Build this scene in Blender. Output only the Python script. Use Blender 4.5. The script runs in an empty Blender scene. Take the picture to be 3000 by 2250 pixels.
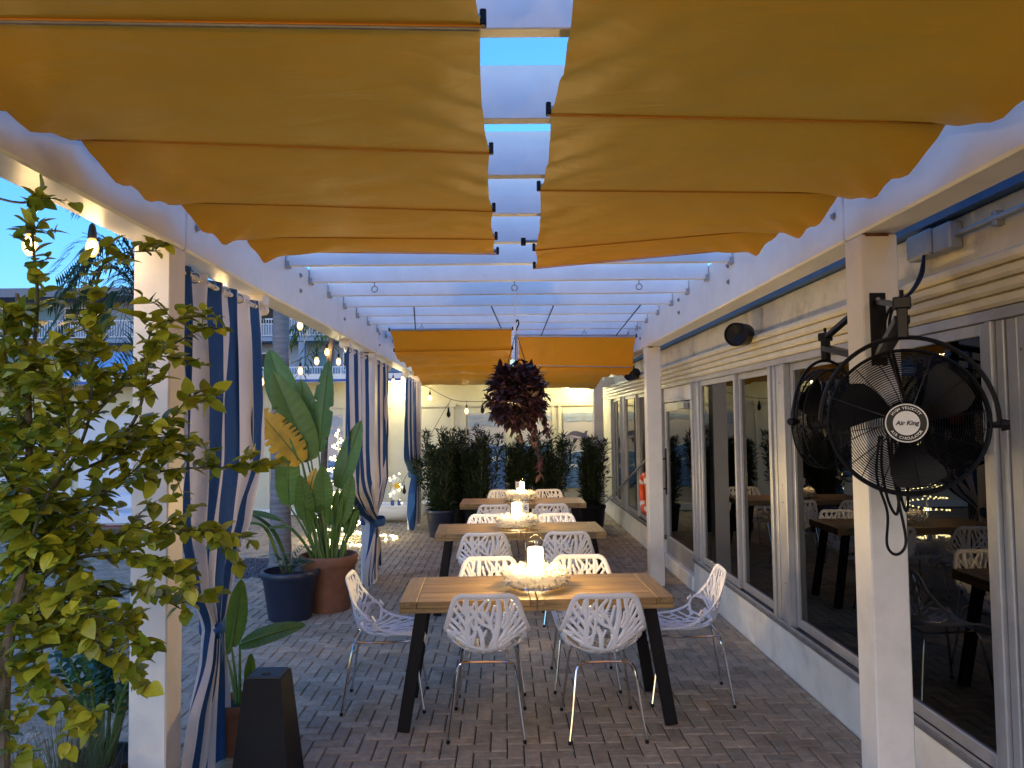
import bpy, bmesh, math, random
from mathutils import Vector, Matrix, Euler, noise
random.seed(7)
SC = bpy.context.scene
COL = SC.collection
R = math.radians
PI = math.pi

# ------------------------------------------------------------------ camera, sky, exposure
cam_data = bpy.data.cameras.new('camera')
cam = bpy.data.objects.new('camera', cam_data)
COL.objects.link(cam)
cam_data.sensor_width = 36.0
cam_data.lens = 27.04
cam_data.clip_start = 0.05
cam_data.clip_end = 2000
CX = Vector((0.999877, -0.010639, -0.011527))
CY = Vector((0.010995, -0.048763, 0.998750))
CZ = Vector((0.011188, 0.998754, 0.048640))
cam.matrix_world = Matrix(((CX.x, CY.x, -CZ.x, 0), (CX.y, CY.y, -CZ.y, 0), (CX.z, CY.z, -CZ.z, 1.77), (0, 0, 0, 1)))
SC.camera = cam

world = bpy.data.worlds.new('World')
SC.world = world
world.use_nodes = True
wn = world.node_tree.nodes
bg = wn['Background']
sky = wn.new('ShaderNodeTexSky')
sky.sky_type = 'NISHITA'
sky.sun_disc = False
sky.sun_elevation = R(1.1)
sky.sun_rotation = R(198)
sky.air_density = 1.0
sky.dust_density = 0.0
sky.ozone_density = 4.4
world.node_tree.links.new(sky.outputs[0], bg.inputs[0])
bg.inputs[1].default_value = 0.14

sun_data = bpy.data.lights.new('sun', 'SUN')
sun = bpy.data.objects.new('sun', sun_data)
COL.objects.link(sun)
sun_data.energy = 0.07
sun_data.angle = R(50)
sun_data.color = (1.0, 0.66, 0.46)
sun.rotation_euler = (R(86), 0, R(-18))

SC.view_settings.view_transform = 'Standard'
SC.view_settings.look = 'None'
SC.view_settings.gamma = 1.0
SC.view_settings.use_curve_mapping = False
SC.view_settings.exposure = 3.8
SC.cycles.use_denoising = True
SC.cycles.max_bounces = 8
SC.cycles.sample_clamp_indirect = 6.0
SC.cycles.caustics_reflective = False
SC.cycles.caustics_refractive = False

# ------------------------------------------------------------------ materials
def newmat(name):
    m = bpy.data.materials.new(name)
    m.use_nodes = True
    nt = m.node_tree
    return m, nt, nt.nodes, nt.links, nt.nodes['Principled BSDF']

def M(name, col, rough=0.5, metal=0.0, var=0.0, scale=6.0, bump=0.0, bscale=60.0, emit=None, estr=0.0,
      spec=0.5, rnd=0.0, col2=None, transl=0.0, stretch=None, world_pos=False, dirt=0.0, dirt_scale=2.0):
    m, nt, N, L, b = newmat(name)
    b.inputs['Roughness'].default_value = rough
    b.inputs['Metallic'].default_value = metal
    b.inputs['Specular IOR Level'].default_value = spec
    tc = N.new('ShaderNodeTexCoord')
    src = tc.outputs['Object']
    if world_pos:
        src = N.new('ShaderNodeNewGeometry').outputs['Position']
    if stretch:
        mp = N.new('ShaderNodeMapping')
        mp.inputs['Scale'].default_value = stretch
        L.new(src, mp.inputs[0])
        src = mp.outputs[0]
    c = N.new('ShaderNodeRGB')
    c.outputs[0].default_value = (*col, 1)
    out = c.outputs[0]
    if rnd > 0 or col2:
        oi = N.new('ShaderNodeObjectInfo')
        ge = N.new('ShaderNodeNewGeometry')
        ad = N.new('ShaderNodeMath'); ad.operation = 'ADD'
        L.new(oi.outputs['Random'], ad.inputs[0]); L.new(ge.outputs['Random Per Island'], ad.inputs[1])
        fr = N.new('ShaderNodeMath'); fr.operation = 'FRACT'
        L.new(ad.outputs[0], fr.inputs[0])
        if col2:
            mx = N.new('ShaderNodeMix'); mx.data_type = 'RGBA'
            L.new(fr.outputs[0], mx.inputs[0]); L.new(out, mx.inputs[6])
            mx.inputs[7].default_value = (*col2, 1)
            out = mx.outputs[2]
        if rnd > 0:
            mr = N.new('ShaderNodeMapRange')
            mr.inputs[3].default_value = 1 - rnd; mr.inputs[4].default_value = 1 + rnd
            ml = N.new('ShaderNodeMath'); ml.operation = 'MULTIPLY'; ml.inputs[1].default_value = 7.31
            f2 = N.new('ShaderNodeMath'); f2.operation = 'FRACT'
            L.new(fr.outputs[0], ml.inputs[0]); L.new(ml.outputs[0], f2.inputs[0]); L.new(f2.outputs[0], mr.inputs[0])
            hs = N.new('ShaderNodeHueSaturation')
            L.new(mr.outputs[0], hs.inputs['Value']); L.new(out, hs.inputs['Color'])
            out = hs.outputs[0]
    if var > 0:
        nz = N.new('ShaderNodeTexNoise')
        nz.inputs['Scale'].default_value = scale; nz.inputs['Detail'].default_value = 6; nz.inputs['Roughness'].default_value = 0.62
        L.new(src, nz.inputs['Vector'])
        mr = N.new('ShaderNodeMapRange')
        mr.inputs[1].default_value = 0.3; mr.inputs[2].default_value = 0.7
        mr.inputs[3].default_value = 1 - var; mr.inputs[4].default_value = 1 + var
        L.new(nz.outputs[0], mr.inputs[0])
        hs = N.new('ShaderNodeHueSaturation')
        L.new(mr.outputs[0], hs.inputs['Value']); L.new(out, hs.inputs['Color'])
        out = hs.outputs[0]
    if dirt > 0:
        nz = N.new('ShaderNodeTexNoise')
        nz.inputs['Scale'].default_value = dirt_scale; nz.inputs['Detail'].default_value = 8; nz.inputs['Roughness'].default_value = 0.7
        L.new(N.new('ShaderNodeNewGeometry').outputs['Position'], nz.inputs['Vector'])
        mr = N.new('ShaderNodeMapRange')
        mr.inputs[1].default_value = 0.52; mr.inputs[2].default_value = 0.68
        mr.inputs[3].default_value = 0; mr.inputs[4].default_value = dirt
        L.new(nz.outputs[0], mr.inputs[0])
        mx = N.new('ShaderNodeMix'); mx.data_type = 'RGBA'
        L.new(mr.outputs[0], mx.inputs[0]); L.new(out, mx.inputs[6])
        mx.inputs[7].default_value = (col[0] * 0.42, col[1] * 0.4, col[2] * 0.34, 1)
        out = mx.outputs[2]
    L.new(out, b.inputs['Base Color'])
    if bump > 0:
        nb = N.new('ShaderNodeTexNoise')
        nb.inputs['Scale'].default_value = bscale; nb.inputs['Detail'].default_value = 5
        L.new(src, nb.inputs['Vector'])
        bp = N.new('ShaderNodeBump')
        bp.inputs['Strength'].default_value = bump; bp.inputs['Distance'].default_value = 0.01
        L.new(nb.outputs[0], bp.inputs['Height'])
        L.new(bp.outputs[0], b.inputs['Normal'])
    if emit:
        b.inputs['Emission Color'].default_value = (*emit, 1)
        b.inputs['Emission Strength'].default_value = estr
    if transl > 0:
        tr = N.new('ShaderNodeBsdfTranslucent')
        L.new(out, tr.inputs['Color'])
        ms = N.new('ShaderNodeMixShader'); ms.inputs[0].default_value = transl
        L.new(b.outputs[0], ms.inputs[1]); L.new(tr.outputs[0], ms.inputs[2])
        L.new(ms.outputs[0], N['Material Output'].inputs['Surface'])
    return m

def glass_mat(name, tint, ior=1.5, rough=0.0):
    m, nt, N, L, b = newmat(name)
    N.remove(b)
    t = N.new('ShaderNodeBsdfTransparent'); t.inputs[0].default_value = (*tint, 1)
    g = N.new('ShaderNodeBsdfGlossy'); g.inputs['Roughness'].default_value = rough
    f = N.new('ShaderNodeFresnel'); f.inputs[0].default_value = ior
    mx = N.new('ShaderNodeMixShader')
    L.new(f.outputs[0], mx.inputs[0]); L.new(t.outputs[0], mx.inputs[1]); L.new(g.outputs[0], mx.inputs[2])
    L.new(mx.outputs[0], N['Material Output'].inputs['Surface'])
    return m

def emit_mat(name, col, s):
    m, nt, N, L, b = newmat(name)
    N.remove(b)
    e = N.new('ShaderNodeEmission'); e.inputs[0].default_value = (*col, 1); e.inputs[1].default_value = s
    L.new(e.outputs[0], N['Material Output'].inputs['Surface'])
    return m

def bulb_glass():
    m, nt, N, L, b = newmat('lit_bulb_glass')
    N.remove(b)
    e = N.new('ShaderNodeEmission'); e.inputs[0].default_value = (1.0, .50, .12, 1); e.inputs[1].default_value = .22
    t = N.new('ShaderNodeBsdfTransparent'); mx = N.new('ShaderNodeMixShader'); mx.inputs[0].default_value = .55
    L.new(t.outputs[0], mx.inputs[1]); L.new(e.outputs[0], mx.inputs[2]); L.new(mx.outputs[0], N['Material Output'].inputs['Surface'])
    return m

def stripe_mat():
    m, nt, N, L, b = newmat('striped_canvas')
    uv = N.new('ShaderNodeUVMap'); uv.uv_map = 'UVMap'
    sp = N.new('ShaderNodeSeparateXYZ'); L.new(uv.outputs[0], sp.inputs[0])
    fr = N.new('ShaderNodeMath'); fr.operation = 'FRACT'; L.new(sp.outputs[0], fr.inputs[0])
    gt = N.new('ShaderNodeMath'); gt.operation = 'GREATER_THAN'; gt.inputs[1].default_value = 0.5; L.new(fr.outputs[0], gt.inputs[0])
    mx = N.new('ShaderNodeMix'); mx.data_type = 'RGBA'
    mx.inputs[6].default_value = (0.019, 0.078, 0.215, 1); mx.inputs[7].default_value = (0.74, 0.69, 0.66, 1)
    L.new(gt.outputs[0], mx.inputs[0]); L.new(mx.outputs[2], b.inputs['Base Color'])
    b.inputs['Roughness'].default_value = 0.85
    tc = N.new('ShaderNodeTexCoord')
    nb = N.new('ShaderNodeTexNoise'); nb.inputs['Scale'].default_value = 9; nb.inputs['Detail'].default_value = 8
    L.new(tc.outputs['Object'], nb.inputs['Vector'])
    bp = N.new('ShaderNodeBump'); bp.inputs['Strength'].default_value = 0.6; bp.inputs['Distance'].default_value = 0.03
    L.new(nb.outputs[0], bp.inputs['Height']); L.new(bp.outputs[0], b.inputs['Normal'])
    tr = N.new('ShaderNodeBsdfTranslucent'); L.new(mx.outputs[2], tr.inputs['Color'])
    ms = N.new('ShaderNodeMixShader'); ms.inputs[0].default_value = 0.22
    L.new(b.outputs[0], ms.inputs[1]); L.new(tr.outputs[0], ms.inputs[2])
    L.new(ms.outputs[0], N['Material Output'].inputs['Surface'])
    return m

def fabric_mat():
    m, nt, N, L, b = newmat('mustard_shade_cloth')
    tc = N.new('ShaderNodeTexCoord')
    nz = N.new('ShaderNodeTexNoise'); nz.inputs['Scale'].default_value = 2.2; nz.inputs['Detail'].default_value = 5
    L.new(tc.outputs['Object'], nz.inputs['Vector'])
    mr = N.new('ShaderNodeMapRange'); mr.inputs[3].default_value = 0.84; mr.inputs[4].default_value = 1.10
    L.new(nz.outputs[0], mr.inputs[0])
    hs = N.new('ShaderNodeHueSaturation'); hs.inputs['Color'].default_value = (0.97, 0.375, 0.016, 1)
    L.new(mr.outputs[0], hs.inputs['Value'])
    L.new(hs.outputs[0], b.inputs['Base Color'])
    b.inputs['Roughness'].default_value = 0.42
    b.inputs['Specular IOR Level'].default_value = 0.42
    # creases running diagonally plus a fine weave
    mp = N.new('ShaderNodeMapping'); mp.inputs['Rotation'].default_value = (0, 0, 0.7); mp.inputs['Scale'].default_value = (1.0, 3.0, 1.0)
    L.new(tc.outputs['Object'], mp.inputs[0])
    n2 = N.new('ShaderNodeTexNoise'); n2.inputs['Scale'].default_value = 1.3; n2.inputs['Detail'].default_value = 4; n2.inputs['Distortion'].default_value = 1.2
    L.new(mp.outputs[0], n2.inputs['Vector'])
    b1 = N.new('ShaderNodeBump'); b1.inputs['Strength'].default_value = 0.34; b1.inputs['Distance'].default_value = 0.05
    L.new(n2.outputs[0], b1.inputs['Height'])
    wv = N.new('ShaderNodeTexNoise'); wv.inputs['Scale'].default_value = 420
    L.new(tc.outputs['Object'], wv.inputs['Vector'])
    b2 = N.new('ShaderNodeBump'); b2.inputs['Strength'].default_value = 0.25; b2.inputs['Distance'].default_value = 0.002
    L.new(wv.outputs[0], b2.inputs['Height']); L.new(b1.outputs[0], b2.inputs['Normal'])
    L.new(b2.outputs[0], b.inputs['Normal'])
    tr = N.new('ShaderNodeBsdfTranslucent'); L.new(hs.outputs[0], tr.inputs['Color'])
    ms = N.new('ShaderNodeMixShader'); ms.inputs[0].default_value = 0.42
    L.new(b.outputs[0], ms.inputs[1]); L.new(tr.outputs[0], ms.inputs[2])
    L.new(ms.outputs[0], N['Material Output'].inputs['Surface'])
    return m

MT = {}
MT['white'] = M('white_painted_metal', (0.79, 0.74, 0.66), 0.36, var=0.07, scale=3, bump=0.05, bscale=14, dirt=0.16, dirt_scale=4.0)
MT['beam'] = M('white_vinyl', (0.78, 0.77, 0.76), 0.38, var=0.06, scale=4, bump=0.05, bscale=5, dirt=0.12, dirt_scale=3.0)
MT['fabric'] = fabric_mat()
MT['stripe'] = stripe_mat()
MT['paver'] = M('clay_paver', (0.42, 0.33, 0.225), 0.80, rnd=0.17, col2=(0.36, 0.295, 0.21), var=0.22, scale=22, bump=0.5, bscale=120, world_pos=True, dirt=0.75, dirt_scale=1.7)
MT['mortar'] = M('joint_sand', (0.030, 0.026, 0.022), 0.95, var=0.3, scale=30)
MT['ground'] = M('bare_earth', (0.10, 0.09, 0.075), 0.95, var=0.3, scale=1.5)
MT['cream'] = M('cream_stucco', (0.66, 0.60, 0.43), 0.8, var=0.06, scale=3, bump=0.15, bscale=90)
MT['base'] = M('white_stucco', (0.84, 0.81, 0.73), 0.78, var=0.08, scale=5, bump=0.2, bscale=80, dirt=0.3, dirt_scale=2.6)
MT['fascia'] = M('weathered_white_board', (0.80, 0.71, 0.50), 0.7, var=0.12, scale=4, bump=0.12, bscale=20, dirt=0.6, dirt_scale=3.5)
MT['shutter'] = M('cream_shutter_metal', (0.76, 0.69, 0.51), 0.45, var=0.08, scale=6, dirt=0.2)
MT['alu'] = M('anodised_aluminium', (0.46, 0.46, 0.47), 0.42, metal=0.5, var=0.1, scale=8, dirt=0.25)
MT['alu_dark'] = M('grey_sill_metal', (0.20, 0.20, 0.21), 0.5, metal=0.3, var=0.25, scale=12, dirt=0.4)
MT['blue_trim'] = M('blue_trim_paint', (0.03, 0.10, 0.38), 0.5, var=0.1)
MT['blue_edge'] = M('blue_roof_edge', (0.05, 0.11, 0.23), 0.5, var=0.15)
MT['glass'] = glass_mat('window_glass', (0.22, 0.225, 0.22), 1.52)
MT['thin_glass'] = glass_mat('clear_glass', (0.97, 0.97, 0.97), 1.25, 0.02)
MT['bowl_glass'] = glass_mat('thin_bowl_glass', (0.97, 0.97, 0.97), 1.10, 0.05)
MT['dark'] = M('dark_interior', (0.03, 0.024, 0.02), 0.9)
MT['black'] = M('black_plastic', (0.004, 0.004, 0.005), 0.45, spec=0.3, var=0.1)
MT['black_metal'] = M('black_wire', (0.004, 0.004, 0.005), 0.4, spec=0.35)
MT['legsteel'] = M('dark_bronze_steel', (0.008, 0.006, 0.006), 0.6, spec=0.2)
MT['chrome'] = M('chrome', (0.72, 0.71, 0.70), 0.12, metal=1.0)
MT['steel'] = M('galvanised_steel', (0.35, 0.36, 0.37), 0.45, metal=0.6, var=0.15)
MT['shell'] = M('white_moulded_plastic', (0.80, 0.79, 0.82), 0.30, spec=0.5)
MT['teak'] = M('teak', (0.25, 0.155, 0.060), 0.5, rnd=0.2, var=0.45, scale=3.0, stretch=(1.2, 22, 22), bump=0.12, bscale=10)
MT['teak_y'] = M('teak_cross_grain', (0.26, 0.16, 0.062), 0.5, rnd=0.15, var=0.42, scale=3.0, stretch=(22, 1.2, 22), bump=0.12, bscale=10)
MT['feather'] = M('white_feather', (0.68, 0.66, 0.64), 0.8, transl=0.5)
MT['candle'] = emit_mat('candle_glow', (1.0, 0.70, 0.30), 2.6)
MT['bulb'] = emit_mat('filament_glow', (1.0, 0.66, 0.26), 2.5)
MT['bulb_glass'] = bulb_glass()
MT['fairy'] = emit_mat('fairy_glow', (1.0, 0.82, 0.36), 1.5)
MT['lampdisc'] = emit_mat('lamp_diffuser', (0.95, 1.0, 0.75), 1.5)
MT['terra'] = M('terracotta', (0.19, 0.080, 0.042), 0.85, var=0.18, scale=8, bump=0.2, bscale=40, dirt=0.25)
MT['bluepot'] = M('dark_blue_plastic', (0.012, 0.018, 0.040), 0.42, var=0.15, scale=6)
MT['blackpot'] = M('black_pot', (0.007, 0.007, 0.008), 0.65, spec=0.25)
MT['soil'] = M('potting_soil', (0.03, 0.022, 0.016), 0.95, var=0.4, scale=40, bump=0.6, bscale=60)
MT['leaf_lime'] = M('lime_leaf', (0.16, 0.245, 0.022), 0.40, rnd=0.4, col2=(0.42, 0.41, 0.03), var=0.2, scale=30, transl=0.36)
MT['bark'] = M('grey_bark', (0.13, 0.105, 0.075), 0.9, var=0.35, scale=20, bump=0.5, bscale=50)
MT['twig'] = M('green_twig', (0.065, 0.070, 0.035), 0.8, var=0.2)
MT['leaf_bop'] = M('paddle_leaf', (0.098, 0.172, 0.022), 0.38, var=0.25, scale=5, transl=0.30, rnd=0.2, bump=0.1, bscale=24)
MT['leaf_yellow'] = M('yellow_paddle_leaf', (0.62, 0.33, 0.018), 0.45, var=0.3, scale=6, transl=0.35, bump=0.15, bscale=24)
MT['stalk'] = M('green_stalk', (0.10, 0.16, 0.03), 0.5, var=0.2)
MT['leaf_purple'] = M('burgundy_leaf', (0.095, 0.028, 0.038), 0.5, rnd=0.4, col2=(0.055, 0.038, 0.034), transl=0.15)
MT['leaf_dark'] = M('dark_needle_leaf', (0.010, 0.024, 0.008), 0.55, rnd=0.35, col2=(0.026, 0.048, 0.013), transl=0.12)
MT['leaf_palm'] = M('palm_leaflet', (0.040, 0.072, 0.022), 0.45, rnd=0.3, transl=0.2)
MT['leaf_zz'] = M('glossy_dark_leaf', (0.025, 0.085, 0.02), 0.3, rnd=0.3, transl=0.12)
MT['grass'] = M('grey_green_grass', (0.13, 0.15, 0.075), 0.8, rnd=0.35, transl=0.2)
MT['palmbark'] = M('ringed_palm_bark', (0.20, 0.185, 0.18), 0.85, var=0.35, scale=3, stretch=(1, 1, 14), bump=0.5, bscale=6)
MT['gravel'] = M('grey_gravel', (0.13, 0.13, 0.14), 0.9, rnd=0.5)
MT['orange'] = M('orange_buoy', (0.78, 0.09, 0.015), 0.42)
MT['paintwhite'] = M('matt_white', (0.75, 0.75, 0.74), 0.6, var=0.04)
MT['apt'] = M('blue_grey_render', (0.30, 0.36, 0.42), 0.85, var=0.06, scale=1)
MT['apt_roof'] = M('grey_roof_edge', (0.22, 0.23, 0.25), 0.8)
MT['door_teal'] = M('teal_door', (0.12, 0.24, 0.28), 0.6)
MT['red_sign'] = M('brown_red_sign', (0.16, 0.05, 0.045), 0.7)
MT['skypaint'] = M('painted_sky', (0.55, 0.49, 0.47), 0.7, var=0.06, scale=3)
MT['cloudpaint'] = M('painted_cloud', (0.34, 0.38, 0.47), 0.7, var=0.15, scale=5)
MT['seapaint'] = M('painted_sea', (0.10, 0.20, 0.38), 0.7, var=0.6, scale=5, stretch=(1, 1, 4))
MT['foampaint'] = M('painted_foam', (0.55, 0.62, 0.68), 0.7, var=0.2, scale=8)
MT['dolphin'] = M('painted_dolphin', (0.085, 0.08, 0.13), 0.7, var=0.35, scale=6)
MT['belly'] = M('painted_belly', (0.45, 0.36, 0.40), 0.7)
MT['lounge'] = M('white_lounger', (0.7, 0.7, 0.72), 0.6)
MT['red'] = M('dark_red', (0.22, 0.02, 0.015), 0.6)
MT['ink'] = M('dark_ink', (0.02, 0.025, 0.05), 0.7)
MT['inkorange'] = M('orange_ink', (0.55, 0.12, 0.03), 0.7)
MT['card'] = M('white_card', (0.75, 0.74, 0.7), 0.6)
MT['rope'] = M('dark_cord', (0.03, 0.03, 0.035), 0.8)
MT['canopyblue'] = M('pale_blue_roof', (0.30, 0.45, 0.62), 0.6)
MT['boot'] = M('blue_boot', (0.04, 0.07, 0.25), 0.5)
MT['yellow'] = M('yellow_felt', (0.75, 0.45, 0.02), 0.7)
MT['wirelight'] = M('pale_frame', (0.7, 0.72, 0.74), 0.5, transl=0.3)

MT['litter'] = M('dry_leaf', (0.16, 0.11, 0.06), 0.8, rnd=0.5, col2=(0.42, 0.38, 0.33))
MT['seam'] = M('seam_cloth', (0.62, 0.25, 0.014), 0.7)
MT['rust'] = M('rust_stain', (0.14, 0.055, 0.02), 0.9, var=0.4, scale=40)
MT['tie'] = M('blue_canvas', (0.019, 0.078, 0.215), 0.85)

# ------------------------------------------------------------------ mesh builder
class MB:
    def __init__(s):
        s.v = []; s.f = []; s.uv = None
    def add(s, verts, faces):
        o = len(s.v)
        s.v.extend(Vector(p) for p in verts)
        s.f.extend(tuple(i + o for i in f) for f in faces)
        return s
    def box(s, x0, x1, y0, y1, z0, z1, c=0.0, mat=None):
        cx, cy, cz = (x0 + x1) / 2, (y0 + y1) / 2, (z0 + z1) / 2
        hx, hy, hz = abs(x1 - x0) / 2, abs(y1 - y0) / 2, abs(z1 - z0) / 2
        return s.obox((cx, cy, cz), (hx, hy, hz), mat, c)
    def obox(s, cen, h, mat=None, c=0.0):
        hx, hy, hz = h
        vs = []; fs = []
        if c <= 0:
            for sx in (-1, 1):
                for sy in (-1, 1):
                    for sz in (-1, 1):
                        vs.append(Vector((sx * hx, sy * hy, sz * hz)))
            fs = [(0, 1, 3, 2), (4, 6, 7, 5), (0, 4, 5, 1), (2, 3, 7, 6), (0, 2, 6, 4), (1, 5, 7, 3)]
        else:
            c = min(c, hx * .9, hy * .9, hz * .9)
            idx = {}
            for sx in (-1, 1):
                for sy in (-1, 1):
                    for sz in (-1, 1):
                        for a in range(3):
                            p = [sx * (hx - c), sy * (hy - c), sz * (hz - c)]
                            p[a] += (sx, sy, sz)[a] * c
                            idx[(sx, sy, sz, a)] = len(vs); vs.append(Vector(p))
            for a in range(3):
                b, d = (a + 1) % 3, (a + 2) % 3
                for sg in (-1, 1):
                    q = []
                    for (u, w) in ((-1, -1), (1, -1), (1, 1), (-1, 1)):
                        k = [0, 0, 0]; k[a] = sg; k[b] = u; k[d] = w
                        q.append(idx[(*k, a)])
                    fs.append(tuple(q if sg > 0 else q[::-1]))
                for u in (-1, 1):
                    for w in (-1, 1):
                        k0 = [0, 0, 0]; k1 = [0, 0, 0]
                        k0[b] = k1[b] = u; k0[d] = k1[d] = w; k0[a] = -1; k1[a] = 1
                        q = (idx[(*k0, b)], idx[(*k1, b)], idx[(*k1, d)], idx[(*k0, d)])
                        fs.append(q if u * w > 0 else q[::-1])
            for sx in (-1, 1):
                for sy in (-1, 1):
                    for sz in (-1, 1):
                        q = tuple(idx[(sx, sy, sz, a)] for a in range(3))
                        fs.append(q if sx * sy * sz > 0 else q[::-1])
        if mat is not None:
            vs = [mat @ p for p in vs]
        cen = Vector(cen)
        return s.add([p + cen for p in vs], fs)
    def bar(s, p, q, w, h, up=(0, 0, 1), c=0.0):
        p, q = Vector(p), Vector(q)
        d = q - p
        y = d.normalized(); u = Vector(up)
        x = y.cross(u)
        if x.length < 1e-4: x = y.cross(Vector((1, 0, 0)))
        x.normalize(); z = x.cross(y)
        m = Matrix((x, y, z)).transposed()
        return s.obox((p + q) / 2, (w / 2, d.length / 2, h / 2), m, c)
    def tube(s, pts, r, n=8, closed=False, caps=True, flat=None):
        """flat: per-point normal; then r is (half width, half thickness) or a list of those."""
        pts = [Vector(p) for p in pts]
        m = len(pts)
        ring = []
        prevx = None
        for i, p in enumerate(pts):
            if closed: t = pts[(i + 1) % m] - pts[i - 1]
            else: t = pts[min(i + 1, m - 1)] - pts[max(i - 1, 0)]
            if t.length < 1e-9: t = Vector((0, 0, 1))
            t.normalize()
            if flat is not None:
                z = Vector(flat[i]); x = t.cross(z)
                if x.length < 1e-6: x = Vector((1, 0, 0))
                x.normalize(); z = x.cross(t)
            else:
                if prevx is None:
                    a = Vector((0, 0, 1)) if abs(t.z) < 0.9 else Vector((1, 0, 0))
                    x = t.cross(a).normalized()
                else:
                    x = prevx - t * prevx.dot(t)
                    if x.length < 1e-6: x = t.cross(Vector((0, 0, 1)))
                    x.normalize()
                prevx = x; z = x.cross(t)
            rr = r[i] if isinstance(r, list) else r
            a, b = rr if isinstance(rr, tuple) else (rr, rr)
            ring.append([p + x * (a * math.cos(2 * PI * k / n)) + z * (b * math.sin(2 * PI * k / n)) for k in range(n)])
        vs = [q for g in ring for q in g]
        fs = []
        for i in range(m if closed else m - 1):
            j = (i + 1) % m
            for k in range(n):
                l = (k + 1) % n
                fs.append((i * n + k, i * n + l, j * n + l, j * n + k))
        if caps and not closed:
            fs.append(tuple(range(n))[::-1]); fs.append(tuple((m - 1) * n + k for k in range(n)))
        return s.add(vs, fs)
    def lathe(s, prof, n=32, cen=(0, 0, 0), mat=None):
        vs = []; fs = []
        for (r, z) in prof:
            for k in range(n):
                a = 2 * PI * k / n
                p = Vector((r * math.cos(a), r * math.sin(a), z))
                vs.append((mat @ p if mat is not None else p) + Vector(cen))
        for i in range(len(prof) - 1):
            for k in range(n):
                l = (k + 1) % n
                fs.append((i * n + k, i * n + l, (i + 1) * n + l, (i + 1) * n + k))
        return s.add(vs, fs)
    def disc(s, cen, r, n=24, mat=None, z=0):
        vs = []
        for k in range(n):
            p = Vector((r * math.cos(2 * PI * k / n), r * math.sin(2 * PI * k / n), z))
            vs.append((mat @ p if mat is not None else p) + Vector(cen))
        return s.add(vs, [tuple(range(n))])
    def prism(s, poly, frame, th):
        """poly: 2D points; frame: (origin, ax, ay); thickness along ax x ay."""
        o, ax, ay = (Vector(k) for k in frame)
        nz = ax.cross(ay).normalized()
        n = len(poly)
        a = [o + ax * p[0] + ay * p[1] for p in poly]
        b = [p + nz * th for p in a]
        fs = [tuple(range(n))[::-1], tuple(range(n, 2 * n))]
        fs += [(i, (i + 1) % n, n + (i + 1) % n, n + i) for i in range(n)]
        return s.add(a + b, fs)
    def ball(s, cen, r, n=8, m=6, sc=(1, 1, 1)):
        prof = [(r * math.sin(PI * i / m) * 1.0 + 1e-5, -r * math.cos(PI * i / m)) for i in range(m + 1)]
        o = len(s.v)
        s.lathe(prof, n)
        for i in range(o, len(s.v)):
            p = s.v[i]
            s.v[i] = Vector((p.x * sc[0] + cen[0], p.y * sc[1] + cen[1], p.z * sc[2] + cen[2]))
        return s
    def grid(s, fn, nu, nv, uvfn=None):
        vs = [fn(i / nu, j / nv) for j in range(nv + 1) for i in range(nu + 1)]
        w = nu + 1
        fs = [(j * w + i, j * w + i + 1, (j + 1) * w + i + 1, (j + 1) * w + i) for j in range(nv) for i in range(nu)]
        if uvfn:
            s.uv = [uvfn(i / nu, j / nv) for j in range(nv + 1) for i in range(nu + 1)]
        return s.add(vs, fs)
    def mesh(s, name, mat, smooth=35, off=None):
        me = bpy.data.meshes.new(name)
        vs = s.v if off is None else [p - off for p in s.v]
        me.from_pydata([tuple(p) for p in vs], [], s.f)
        if s.uv:
            ul = me.uv_layers.new(name='UVMap')
            for lp in me.loops:
                ul.data[lp.index].uv = s.uv[lp.vertex_index]
        if smooth:
            me.polygons.foreach_set('use_smooth', [True] * len(me.polygons))
            if smooth < 180: me.set_sharp_from_angle(angle=R(smooth))
        mats = mat if isinstance(mat, (list, tuple)) else [mat]
        for q in mats: me.materials.append(q)
        me.update()
        return me
    def build(s, name, mat, parent=None, smooth=35, world=True, label=None, kind=None):
        """Vertices are in world space unless world=False; the parent of a world-built part is never rotated."""
        off = None
        if parent is not None and world:
            off = Vector((0, 0, 0)); q = parent
            while q is not None:
                off += q.location; q = q.parent
        o = bpy.data.objects.new(name, s.mesh(name, mat, smooth, off))
        COL.objects.link(o)
        if parent is not None: o.parent = parent
        if label: o['label'] = label
        if kind: o['kind'] = kind
        return o

def thing(name, label, cat, loc=(0, 0, 0), rz=0.0, group=None):
    o = bpy.data.objects.new(name, None)
    o.empty_display_size = 0.1
    COL.objects.link(o)
    o.location = loc; o.rotation_euler = (0, 0, rz)
    o['label'] = label; o['category'] = cat
    if group: o['group'] = group
    return o

def inst(name, me, parent, loc=(0, 0, 0), rot=None, scale=None):
    o = bpy.data.objects.new(name, me)
    COL.objects.link(o)
    o.parent = parent
    o.location = loc
    if rot is not None:
        if isinstance(rot, Matrix): o.rotation_euler = rot.to_euler()
        else: o.rotation_euler = rot
    if scale is not None: o.scale = scale if not isinstance(scale, (int, float)) else (scale,) * 3
    return o

def children(o):
    return [c for c in bpy.data.objects if c.parent == o]

def copy_tree(root, loc, rz, label, kids):
    r = root.copy(); COL.objects.link(r); r.location = loc; r.rotation_euler = (0, 0, rz); r['label'] = label
    for ch in kids:
        c = ch.copy(); COL.objects.link(c); c.parent = r
    return r

def point_light(name, loc, power, col, rad=0.03, parent=None):
    d = bpy.data.lights.new(name, 'POINT'); d.energy = power; d.color = col; d.shadow_soft_size = rad
    o = bpy.data.objects.new(name, d); COL.objects.link(o)
    o.location = loc
    if parent is not None:
        o.parent = parent; o.location = Vector(loc) - parent.location
    return o

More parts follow.
